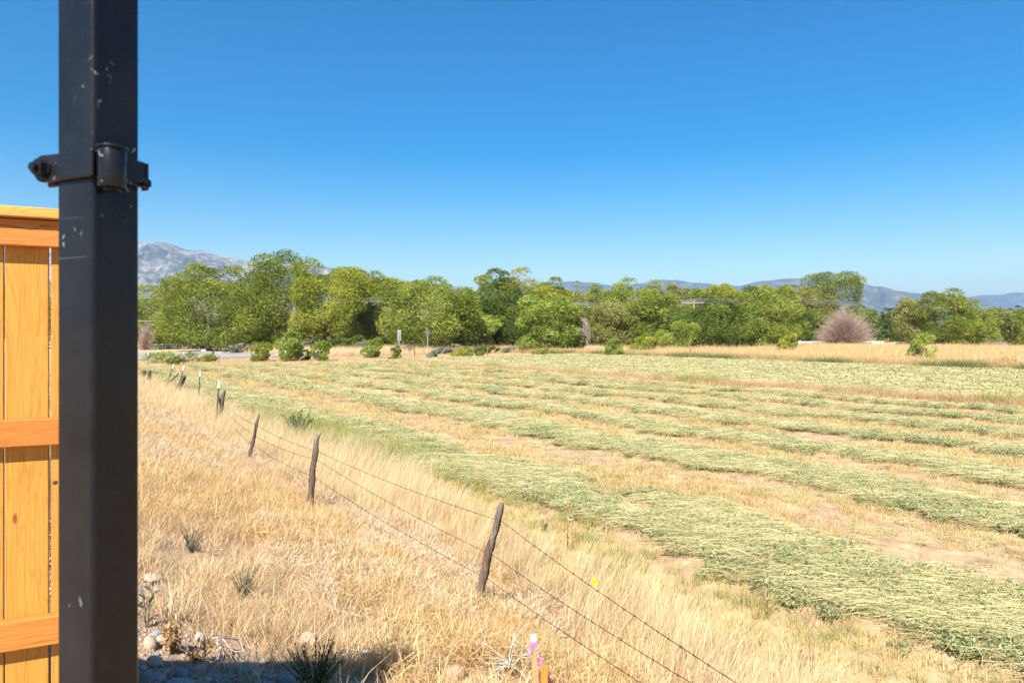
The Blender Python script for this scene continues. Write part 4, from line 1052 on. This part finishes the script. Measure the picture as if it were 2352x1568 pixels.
# ------------------------------------------------------------------ barbed wire fence with crooked posts
bf = empty('barbed_wire_fence', (0, 0, 0), 0, 'old barbed wire fence on crooked weathered posts across the dry grass', 'fence')
def crooked(label, base, top, r, seed, fork=None, cut=.0, taper=.75, bend=.008, seg=12):
    """base, top world points"""
    rng = np.random.default_rng(seed)
    b = np.array(base); t_ = np.array(top); b = b - (t_ - b) * .12
    n = 18; s = np.linspace(0, 1, n)
    ctr = b[None] * (1 - s)[:, None] + t_[None] * s[:, None]
    off = np.stack([np.interp(s, np.linspace(0, 1, 6), rng.normal(0, bend, 6)), np.interp(s, np.linspace(0, 1, 6), rng.normal(0, bend, 6)), 0 * s], -1)
    ctr = ctr + off - off[-1] * s[:, None]
    rad = r * (1 - (1 - taper) * s) * (1 + rng.normal(0, .05, n)); rad[int(n * rng.uniform(.4, .65))] *= 1.22; rad[-1] *= .72
    v, f, tri = tube_np(ctr, rad, seg)
    a_ = rng.uniform(0, 6.28)
    v = v + (rng.normal(0, .07 * r, v.shape))
    gr = 1 + .10 * np.sin(np.tile(np.arange(seg), n) * 2.4 + a_)      # flutes along the grain
    vv = v[:n * seg] - np.repeat(ctr, seg, 0); v[:n * seg] = np.repeat(ctr, seg, 0) + vv * gr[:, None]
    if cut: v[(n - 1) * seg:n * seg, 2] += cut * np.cos(np.linspace(0, 6.28, seg) + a_)
    faces = f.tolist() + tri.tolist(); vs = v.tolist()
    for fk in (fork or []):
        pts = ctr[int(fk[0] * (n - 1))] + np.outer(np.linspace(0, 1, 4), np.array(fk[1])) + np.outer(np.linspace(0, 1, 4) ** 2, [0, 0, .02])
        v2, f2, t2 = tube_np(pts, np.linspace(fk[2], fk[2] * .35, 4), 7); o_ = len(vs)
        vs += v2.tolist(); faces += (f2 + o_).tolist() + (t2 + o_).tolist()
    base0 = np.array(base)
    me = bpy.data.meshes.new('wooden_post'); me.from_pydata((np.array(vs) - base0).tolist(), [], faces); me.update()
    me.polygons.foreach_set('use_smooth', np.ones(len(me.polygons), bool))
    o = mobj('wooden_post', me, M['oldwood'], bf, tuple(base0))
    if label: o['label'] = label
    return o
def up(xd, yd, D): return (*ray(xd, D), zat(yd, D))
# (base px, top px) measured in the photograph
B1 = on(1092, 1400); T1 = up(1152, 1156, B1[1] - .05)
B2 = on(712, 1172); T2 = up(728, 999, B2[1])
B3 = on(570, 1062); T3 = up(594, 953, B3[1])
B4 = on(503, 970); T4 = up(516, 895, B4[1])
B6 = on(407, 905); T6 = up(423, 863, B6[1])
B8 = on(341, 884); T8 = up(344, 850, B8[1])
B9 = on(326, 872); T9 = up(331, 850, B9[1])
crooked('leaning grey post nearest the camera, knotted halfway up', B1, T1, .042, 1, cut=.02, taper=.85)
crooked('straight brown post with a small fork at its top', B2, T2, .046, 2, fork=[(.95, (.07, -.02, .10), .028), (.62, (.06, -.03, .03), .022)], taper=.9, bend=.004)
crooked('grey post leaning right with a chipped narrow top', B3, T3, .046, 3, cut=.04, taper=.6)
crooked('forked dark post with pale split top', B4, T4, .066, 4, fork=[(.62, (-.16, 0, .34), .075)], taper=.8)
crooked('thick dark post leaning right with a steel post beside it', B6, T6, .12, 6, taper=1.0, bend=.01)
crooked('thin dark post second from the far left end', B8, T8, .10, 8, taper=1.0)
crooked('short dark stump at the far left end', B9, T9, .15, 9, taper=1.0, bend=.01)
b5 = on(456, 922); tpost(bf, *b5, (.05, 0), 1.0)
b7 = on(380, 892); tpost(bf, *b7, (.33, 0), 1.05)
tpost(bf, B6[0] + .12, B6[1] - .25, B6[2], (.24, 0), 1.1)
B7 = (b7[0] - .1, b7[1] - .2, b7[2]); crooked('thin stick leaning far right across a steel post', B7, (B7[0] + .95, B7[1], B7[2] + .85), .06, 11)
tpost(bf, B4[0] - .02, B4[1] - .14, B4[2] + .05, (.06, 0), 1.0)
B0 = (1.5, 2.6, H1(1.5, 2.6)); T0 = (1.52, 2.6, B0[2] + 1.05)
crooked('post beside the camera outside the frame', B0, T0, .06, 15)
def lerp(b, t_, h): 
    b = np.array(b); t_ = np.array(t_); k = h / (t_[2] - b[2]); p_ = b + (t_ - b) * k
    return p_ + np.array([.05, -.055, 0])
order = [(B0, T0), (B1, T1), (B2, T2), (B3, T3), (B4, T4), (b5, (b5[0] + .06, b5[1], b5[2] + 1.3)), (B6, T6), (b7, (b7[0] + .4, b7[1], b7[2] + 1.2)), (B8, T8)]
hts = [[.70, .90, .93, .84, .60, .8, .8, .8, .8], [.64, .56, .80, .60, .5, .6, .5, .55, .5], [.50, .33, .52, .40, .3, .35, .3, .3, .3]]
for hrow in hts:
    wire_run('barbed_wire', [lerp(b, t_, min(h, (t_[2] - b[2]) * .93)) for (b, t_), h in zip(order, hrow)], bf, r=.0024, sub=14, sag=.045, barbs=.125, seg=5)
# yellow tag on the top wire
w0, w1 = lerp(B0, T0, .84), lerp(B1, T1, .90)
k = .415; tg = w1 * (1 - k) + w0 * k; tg[2] -= .045 * 4 * k * (1 - k)
rt = empty('wire_tag', tuple(tg), .5, 'small bright yellow tag tied on the top barbed wire', 'tag')
bm = bmesh.new(); add_box(bm, -.018, .018, -.006, .006, -.022, .010, .003); add_box(bm, .004, .028, -.008, .004, -.045, -.016, .004); bm_obj('tag_plate', bm, M['yellow'], rt)
bm = bmesh.new(); add_cyl(bm, (0, 0, .0), (1, .3, 0), .009, .035, 8); bm_obj('tie', bm, M['yellow'], rt)

# ------------------------------------------------------------------ stakes
def stake(label, base, hgt, w, t_, mat, lean, rz, ribbon):
    rt = empty('survey_stake', base, rz, label, 'stake'); rt.rotation_euler = (0, lean, rz)
    bm = bmesh.new(); add_box(bm, -w / 2, w / 2, -t_ / 2, t_ / 2, -.15, hgt, .002)
    for v in bm.verts: v.co.x += .004 * math.sin(v.co.z * 9)
    bm_obj('lath', bm, M[mat], rt)
    if ribbon:
        bm = bmesh.new(); add_box(bm, -w / 2 - .001, w / 2 + .001, -t_ / 2 - .001, t_ / 2 + .001, hgt - .045, hgt + .004, .003); bm_obj('white_tip', bm, M['white'], rt)
        bm = bmesh.new(); add_box(bm, -w / 2 - .005, w / 2 + .005, -t_ / 2 - .005, t_ / 2 + .005, hgt - .078, hgt - .047, .003)
        add_box(bm, -w / 2 - .010, -w / 2 + .006, -t_ / 2 - .009, -t_ / 2 - .004, hgt - .115, hgt - .05)
        bm_obj('ribbon_knot', bm, M['pink'], rt)
        n = 10; vs = []; 
        for k in range(n):
            s = k / (n - 1); z_ = hgt - .16 - .30 * s; x_ = w / 2 + .004 + .075 * s ** 1.3
            wd = .006 + .034 * math.sin(min(1, s * 1.15) * 2.4)
            for q2 in (0, 1): vs.append((x_ + wd * (q2 - .1), -.012 + .012 * math.sin(s * 5 + q2), z_ + .02 * q2))
        fs = [(2 * k, 2 * k + 1, 2 * k + 3, 2 * k + 2) for k in range(n - 1)]
        me = bpy.data.meshes.new('ribbon_tail'); me.from_pydata(vs, [], fs); me.update(); o = mobj('ribbon_tail', me, M['pink'], rt)
        sm = o.modifiers.new('thick', 'SOLIDIFY'); sm.thickness = .001
    return rt
bs = on(1234, 1600); Ds = bs[1]
stake('thin wooden survey lath with pink ribbon and white tip', (bs[0], bs[1], bs[2]), zat(1456, Ds) - bs[2], .040, .016, 'stake', -.07, .2, True)
bo = on(1250, 1620)
stake('short orange-brown stake right of the pink ribbon lath', bo, zat(1526, bo[1]) - bo[2], .046, .020, 'stake_orange', .0, -.15, False)

# ------------------------------------------------------------------ dead branches, weeds
def branch(label, base, size, seed, n=16, mat='bonetwig', spread=.5, r=.007, upk=.35):
    rng = np.random.default_rng(seed)
    rt = empty('dead_branch', base, 0, label, 'branch', 'bleached dead branches in the grass')
    tubes = []
    def grow(p0, d, L, r_, depth):
        k = 5; pts = [p0]; dd = d.copy()
        for _ in range(k):
            dd = dd + rng.normal(0, .22, 3); dd[2] -= .06; dd /= np.linalg.norm(dd); q_ = pts[-1] + dd * L / k; q_[2] = max(q_[2], .004); pts.append(q_)
        tubes.append((np.array(pts), np.linspace(r_, r_ * .45, k + 1), 5))
        if depth > 0:
            for _ in range(rng.integers(2, 4)):
                j = rng.integers(1, k); nd = dd + rng.normal(0, .7, 3); nd[2] += .12; nd /= np.linalg.norm(nd)
                grow(pts[j], nd, L * rng.uniform(.45, .75), r_ * .6, depth - 1)
    for i in range(n):
        a_ = rng.uniform(0, 6.28); d = np.array([math.cos(a_), math.sin(a_) * .8, upk * rng.uniform(-.1, 1.6)]); d /= np.linalg.norm(d)
        grow(np.array([rng.normal(0, .03), rng.normal(0, .03), .12 * size / .4]), d, size * rng.uniform(.6, 1.1), r, 1)
    mobj('twigs', tubes_mesh('twigs', tubes), M[mat], rt); return rt
branch('large tangle of bleached white twigs left of the survey lath', on(1172, 1556), .33, 2, 17, r=.0046)
branch('thin white stick lying across the soil near the cobbles', on(500, 1515), .42, 5, 2, r=.006, upk=.0)
branch('small bleached branch right of the pale boulder', on(868, 1525), .26, 7, 4, r=.006)
branch('bleached twig heap in the grass above the shadow', on(790, 1432), .26, 8, 4, r=.0045)
branch('pale twig tangle at the foot of the forked-top post', on(690, 1130), .5, 12, 7, r=.006)
branch('pale sprawled stalk cluster in the middle of the bank', on(800, 1290), .42, 15, 4, mat='bonetwig', r=.005, upk=.7)

def leafy(name, label, base, h, r, n, mat, seed, leaf=.03, up_=1.2, stems=14, smat='rabbit', cat='plant'):
    rng = np.random.default_rng(seed)
    rt = empty(name, base, 0, label, cat)
    tubes, LP, LD = [], [], []
    for k in range(stems):
        a_ = rng.uniform(0, 6.28); e = np.array([math.cos(a_) * r * rng.uniform(.2, 1), math.sin(a_) * r * rng.uniform(.2, 1), h * rng.uniform(.55, 1)])
        P = np.stack([np.array([e[0] * .12, e[1] * .12, -.02]), e * [.4, .4, .5], e]); tubes.append((P, np.array([.004, .003, .0012]) * max(1, h), 4))
        t = rng.uniform(.15, 1, n // stems)
        LP.append(2 * (t * (1 - t))[:, None] * P[1] * 1.0 + (t ** 2)[:, None] * P[2] + ((1 - t) ** 2)[:, None] * P[0]); LD.append(np.repeat((P[2] - P[0])[None], len(t), 0))
    LP = np.vstack(LP); LD = np.vstack(LD); m_ = len(LP)
    LD /= np.linalg.norm(LD, axis=1)[:, None]
    d = LD * up_ + rng.normal(0, .6, (m_, 3)); d /= np.linalg.norm(d, axis=1)[:, None]
    sd = np.cross(d, rng.normal(size=(m_, 3))); sd /= np.linalg.norm(sd, axis=1)[:, None]
    L = leaf * rng.uniform(.6, 1.3, m_)[:, None]
    v = np.stack([LP, LP + d * L * .5 + sd * L * .16, LP + d * L, LP + d * L * .5 - sd * L * .16], 1).reshape(-1, 3)
    mobj('leaves', mesh_np('leaves', v, np.arange(4 * m_).reshape(-1, 4), np.repeat(rng.uniform(0, 1, m_), 4)), M[mat], rt)
    mobj('stem', tubes_mesh('stem', tubes), M[smat], rt); return rt
leafy('rabbitbrush', 'dark green upright brush at the bottom edge left of centre', on(722, 1600), .31, .22, 2200, 'rabbit', 3, .020, 1.6, 64)
leafy('green_weed', 'small green weed half way up the bank by the black post', on(560, 1372), .24, .13, 420, 'sage', 4, .022, 1.6, 22)
leafy('green_weed', 'faint green weed on the upper bank beside the black post', on(438, 1268), .24, .16, 360, 'sage', 5, .024, 1.4, 18)
leafy('milkweed', 'single upright leafy green stalk touching the black post', on(337, 1440), .34, .05, 44, 'sage', 6, .055, .9, 2, 'weedgreen')
leafy('field_shrub', 'small dark green shrub standing between straw and hay', on(684, 1006), .85, .48, 1700, 'weedgreen', 7, .06, .8, 26)
leafy('dry_weed', 'brown curled dry-leaved weed among the cobbles', on(398, 1500), .24, .09, 110, 'brownleaf', 8, .055, -.4, 9, 'brownleaf')
leafy('dry_weed', 'second brown dry weed right of the tallest brown one', on(452, 1518), .12, .12, 70, 'brownleaf', 9, .05, .2, 7, 'brownleaf')
leafy('field_weed', 'small green weed at the near edge of the hay, right of post', on(1250, 1225), .22, .10, 90, 'weedgreen', 10, .05, .8, 7)
leafy('field_weed', 'green weed near the far posts in the straw', on(575, 958), .5, .25, 220, 'weedgreen', 11, .06, .8, 9)
leafy('tall_stalk', 'tall pale dry stalk rising in front of the near hay row', on(1760, 1420), .85, .08, 40, 'straw', 12, .05, 1.2, 2, 'straw')
leafy('tall_stalk', 'pale dry stalk at the bottom right of the straw grass', on(1862, 1560), .75, .07, 30, 'straw', 13, .05, 1.2, 2, 'straw')
leafy('tall_stalk', 'thin pale stalk right of the nearest crooked post', on(1303, 1262), .8, .08, 40, 'straw', 14, .05, 1.2, 2, 'straw')

# ------------------------------------------------------------------ cobbles
def stone_mesh(seed):
    rng = np.random.default_rng(seed)
    bm = bmesh.new(); bmesh.ops.create_icosphere(bm, subdivisions=3, radius=1.0)
    ph = rng.uniform(0, 6.28, 6); s = rng.uniform(.7, 1.4, 3)
    for v in bm.verts:
        c = v.co
        k = 1 + .10 * math.sin(c.x * 2.3 * s[0] + ph[0]) * math.cos(c.y * 2.1 * s[1] + ph[1]) + .07 * math.sin(c.z * 3.3 + c.x * 2 + ph[2]) + .05 * math.sin(c.y * 5 + ph[3]) * math.sin(c.z * 4 + ph[5]) + .035 * math.sin(c.x * 8 + c.z * 6 + ph[4])
        v.co = c * k
    me = bpy.data.meshes.new('cobble'); bm.to_mesh(me); bm.free()
    me.polygons.foreach_set('use_smooth', np.ones(len(me.polygons), bool)); return me
SM = [stone_mesh(s) for s in range(6)]
def cobble(label, xd, yd, wpx, hpx, mat, seed, rz=None, group=None, cat='cobble', name='cobble', tilt=0, sink=.45):
    rng = np.random.default_rng(seed)
    x, y, z = on(xd, yd + hpx * .5)
    w = wpx / FPX * y / 2; h = hpx / FPX * y / 2
    me = SM[seed % 6].copy(); me.materials.clear(); me.materials.append(M[mat])
    o = bpy.data.objects.new(name, me); link(o); o.location = (x, y, z + h * (1 - sink) * .8); o.scale = (w, w * rng.uniform(.7, .95), h * 1.05)
    o.rotation_euler = (rng.normal(0, .15), tilt, rng.uniform(-.5, .5) if rz is None else rz)
    return tag(o, label, cat, group)
G = 'cobbles on the bare soil'
for i, a_ in enumerate([
    ('grey-topped tan cobble standing upright against the black post', 345, 1470, 30, 38, 'rock_tan'),
    ('grey cobble behind the upright tan cobble', 360, 1450, 32, 20, 'rock_grey'),
    ('tan cobble peeking out behind the upright one', 372, 1462, 26, 22, 'rock_tan'),
    ('smooth light tan oval cobble lying by the post', 356, 1512, 38, 28, 'rock_tan'),
    ('tall pale cobble right of the brown dry weed', 458, 1460, 26, 36, 'rock_pale'),
    ('large pale boulder half hidden in the grass', 708, 1462, 52, 34, 'rock_tan'),
    ('pale boulder high on the bank next to the black post', 350, 1322, 42, 20, 'rock_pale'),
    ('reddish-tan cobble at the shadow line', 455, 1532, 34, 24, 'rock_pink'),
    ('flat pinkish stone on the lit soil', 560, 1528, 42, 22, 'rock_pink'),
    ('small round cream stone right of the flat pink stone', 588, 1542, 28, 17, 'rock_pale'),
    ('long shaded grey slab stone at the bottom left', 408, 1568, 70, 34, 'rock_grey'),
    ('broad shaded grey stone touching the post at bottom', 352, 1552, 56, 36, 'rock_grey'),
    ('shaded dark grey stone between the slab and cream stone', 415, 1540, 34, 22, 'rock_grey'),
    ('small bluish round stone in the shadow', 496, 1560, 24, 18, 'rock_grey'),
    ('dark brown stone at the shadow edge left of the green brush', 562, 1556, 38, 26, 'clod'),
    ('grey stone beside the foot of the green brush', 660, 1556, 44, 26, 'rock_grey'),
    ('shaded stone at the bottom edge below the flat pink one', 612, 1572, 42, 26, 'rock_grey'),
    ('grey stone at the bottom edge right of the green brush', 822, 1572, 34, 22, 'rock_grey'),
    ('second grey stone at the bottom edge right of the brush', 858, 1576, 30, 16, 'rock_grey')]):
    cobble(a_[0], *a_[1:5], a_[5], 100 + i, group=G)
cobble('rounded clod of bare reddish soil left of the white twig tangle', 1042, 1535, 56, 44, 'clod', 131, cat='soil clod', name='soil_clod', sink=.5)
cobble('crumbly lit soil clod at the bottom edge between grey stones', 462, 1584, 56, 30, 'clod', 132, cat='soil clod', name='soil_clod', sink=.5)
rs = np.random.default_rng(77)
for k in range(75):
    xd = rs.uniform(325, 700); yd = rs.uniform(1470, 1590); wp = rs.uniform(7, 24) * rs.uniform(.6, 1)
    if yd < 1505 and xd > 480: continue
    cobble('small pebble scattered on the bare soil at bottom left', xd, yd, wp, wp * rs.uniform(.55, .8), rs.choice(['rock_tan', 'rock_grey', 'rock_pink', 'rock_pale']), 200 + k, group='small pebbles on the soil', cat='pebble', name='pebble')
# crumbs of soil and gravel
gv = collection('soil_crumbs', [])
for k in range(5):
    me = SM[k].copy(); me.materials.clear(); me.materials.append(M[['clod', 'rock_tan', 'clod', 'rock_grey', 'clod'][k]]); gv.objects.link(bpy.data.objects.new('soil_crumb', me))
pts, d, p_, q_ = sample(36000, .15, 2.0, -1, 10, dmin=2.2, dmax=7, mask=lambda a_, b_: np.clip(1.5 - a_, .03, 1))
scatter('soil_crumbs', 'fine gravel and crumbs of soil between the cobbles', 'gravel', pts, gv, RNG.uniform(.003, .011, len(d)) , RNG.uniform(0, 6.28, len(d)))

# ------------------------------------------------------------------ wooden fence at the left
FD = np.array([.907, .420]); FD /= np.linalg.norm(FD); F0 = np.array([-1.587, 2.25])
fang = math.atan2(FD[1], FD[0])
wfn = empty('wooden_fence', (F0[0], F0[1], 0), fang, 'orange-stained wooden plank fence at the left edge behind the black post', 'fence')
END, START = .185, -2.7
def board(name, x0, x1, y0, y1, z0, z1, m, bev=.003, seed=0, parent=None, warp=.0):
    rng = np.random.default_rng(seed)
    bm = bmesh.new(); add_box(bm, x0, x1, y0, y1, z0, z1, bev)
    if (x1 - x0) > .5: 
        bmesh.ops.bisect_plane
    o = bm_obj(name, bm, M[m], parent or wfn)
    return o
# pickets behind the rails (the rails face the camera); x along the fence, -y towards the camera
FT = 1.80; PW = .1200; GAP = .0060
xg = -.0695                      # the gap seen near the picture's left edge
x = xg - (PW + GAP) * 22
k = 0
while x < END - .02:
    w_ = PW + RNG.normal(0, .0015)
    x1_ = min(x + w_, END)
    if x + PW > START:
        board('picket', x, x1_, .0005 + RNG.uniform(0, .002), .018, .03, FT - .004, 'cedar_picket', .0025, k)
    x += PW + GAP; k += 1
zr = lambda y_: zat(y_, 2.25)
for nm, yt, yb in (('rail', 508, 568), ('rail', 960, 1021), ('rail', 1412, 1478)):
    o = board(nm, START, END - .004, -.040, -.0005, zr(yb), zr(yt), 'cedar_rail', .004)
o = board('cap_board', START, END + .006, -.068, .030, zr(505.5), zr(505.5) + .033, 'cedar_cap', .004)
# long shrinkage crack and a knot on the top rail
bm = bmesh.new()
cp = [(-.105, 523.5), (-.05, 525), (-.02, 528), (.006, 530.5), (.02, 529.5), (.028, 527)]
for (xa, ya), (xb, yb) in zip(cp[:-1], cp[1:]):
    za, zb = zr(ya), zr(yb); wv = .0012
    vs = [bm.verts.new(c) for c in ((xa, -.0405, za - wv), (xb, -.0405, zb - wv * .8), (xb, -.0405, zb + wv * .8), (xa, -.0405, za + wv))]
    bm.faces.new(vs)
bm_obj('crack', bm, M['dark'], wfn)
bm = bmesh.new(); bmesh.ops.create_uvsphere(bm, u_segments=14, v_segments=8, radius=1)
for v in bm.verts: v.co = Vector((.048 + v.co.x * .016, -.0395 + v.co.y * .0022, zr(521.5) + v.co.z * .0045))
bm_obj('knot', bm, plain('dark_knot', (.30, .095, .02), .6, var=.3, scale=60), wfn, True)
bm = bmesh.new(); bmesh.ops.create_uvsphere(bm, u_segments=14, v_segments=8, radius=1)
for v in bm.verts: v.co = Vector(((127 - 70) / 838 + v.co.x * .008, .001 + v.co.y * .002, zr(1112) + v.co.z * .008))
bm_obj('knot', bm, plain('black_knot', (.10, .035, .01), .6, var=.3, scale=60), wfn, True)
for xx in (-1.2, END - .075):
    o = board('fence_post', xx - .045, xx + .045, .020, .110, -.2, FT - .02, 'cedar_picket', .004)

# ------------------------------------------------------------------ black steel gate post
PD = .80
gp = empty('gate_post', (0, 0, 0), R(-22), 'black square steel gate post with bolted hinge clamp, close to the camera', 'gate post')
hw = .0315
ex, ey = (213 - CX) / FPX * PD, PD                # the near edge seen in the photograph
ca, sa = math.cos(R(-22)), math.sin(R(-22))
gp.location = (ex - (hw * ca - (-hw) * sa), ey - (hw * sa + (-hw) * ca), -.05)
zc = zat(376, PD) + .05                            # clamp height, local
bm = bmesh.new(); add_box(bm, -hw, hw, -hw, hw, -.3, 2.25)
vert_e = [e for e in bm.edges if abs(e.verts[0].co.z - e.verts[1].co.z) > 1]
bmesh.ops.bevel(bm, geom=vert_e, offset=.0055, segments=4, affect='EDGES', profile=.5)
tb_ = bm_obj('square_tube', bm, M['black'], gp)
bh = .0165
# hinge clamp band: plates on the two faces, ears with bolts
bm = bmesh.new()
add_box(bm, -hw - .016, hw + .0062, -hw - .0062, -hw - .0005, zc - bh, zc + bh, .0022)
bd = bm_obj('clamp_band', bm, M['black'], gp)
bm = bmesh.new(); add_cyl(bm, (-hw - .016, -hw - .0034, zc), (0, 1, 0), bh, .0057, 24); bm_obj('band_ear', bm, M['black'], bd, False)
bm = bmesh.new(); add_box(bm, hw + .0005, hw + .0062, -hw + .0005, hw + .0040, zc - bh, zc + bh, .0022); bm_obj('clamp_band', bm, M['black'], gp)
bm = bmesh.new(); add_box(bm, -hw - .026, -hw - .0008, -hw + .006, -hw + .0115, zc - bh - .003, zc + bh - .008, .002); bm_obj('back_ear', bm, M['black'], gp)
bm = bmesh.new(); add_box(bm, hw - .004, hw + .0068, hw + .0045, hw + .0075, zc - bh - .002, zc + bh - .001, .001); bm_obj('end_ear', bm, M['black'], gp)
bx_ = -hw - .0125
bm = bmesh.new(); add_cyl(bm, (bx_, -hw - .0075, zc - .001), (0, 1, 0), .0125, .0022, 24); bm_obj('washer', bm, M['black'], gp)
bm = bmesh.new(); add_cyl(bm, (bx_, -hw - .0125, zc - .001), (0, 1, 0), .0105, .0076, 6); bo_ = bm_obj('bolt_nut', bm, M['black'], gp)
bm = bmesh.new(); add_cyl(bm, (bx_, -hw - .019, zc - .001), (0, 1, 0), .0052, .006, 14); bm_obj('bolt_end', bm, M['black'], bo_)
bm = bmesh.new(); add_cyl(bm, (hw + .0090, hw + .0010, zc - .0105), (1, 0, 0), .0068, .005, 6); nt_ = bm_obj('bolt_nut', bm, M['black'], gp)
bm = bmesh.new(); add_cyl(bm, (hw + .0128, hw + .0010, zc - .0105), (1, 0, 0), .0036, .003, 12); bm_obj('bolt_end', bm, M['black'], nt_)
# hinge barrel on the right face
by_ = -.0195
bm = bmesh.new(); add_cyl(bm, (hw + .0165, by_, zc - .005), (0, 0, 1), .0152, .046, 32); br = bm_obj('hinge_barrel', bm, M['black'], gp, False)
bm = bmesh.new(); add_cyl(bm, (hw + .0165, by_, zc + .0195), (0, 0, 1), .0170, .0035, 32); bm_obj('barrel_collar', bm, M['black'], br)
bm = bmesh.new(); add_cyl(bm, (hw + .0165, by_, zc - .0300), (0, 0, 1), .0095, .004, 20); bm_obj('hinge_pin', bm, M['black'], br)
for o in (bd, br, *bd.children, *br.children):
    b_ = o.modifiers.new('soft', 'BEVEL'); b_.width = .0009; b_.segments = 2; b_.limit_method = 'ANGLE'
br.data.polygons.foreach_set('use_smooth', np.array([abs(p__.normal.z) < .5 for p__ in br.data.polygons]))

# ------------------------------------------------------------------ the air
t = NT('haze_air')
pv = t.n('ShaderNodeVolumePrincipled'); pv.inputs['Color'].default_value = (.43, .67, 1.0, 1); pv.inputs['Density'].default_value = 8e-5; pv.inputs['Anisotropy'].default_value = .1
t.l(pv.outputs[0], t.out.inputs['Volume'])
bm = bmesh.new(); add_box(bm, -30500, 30500, -30500, 30500, ZF - 1.6, 830)
tag(bm_obj('haze', bm, t.m), 'thin blue distance haze over the valley', 'haze', kind='stuff')
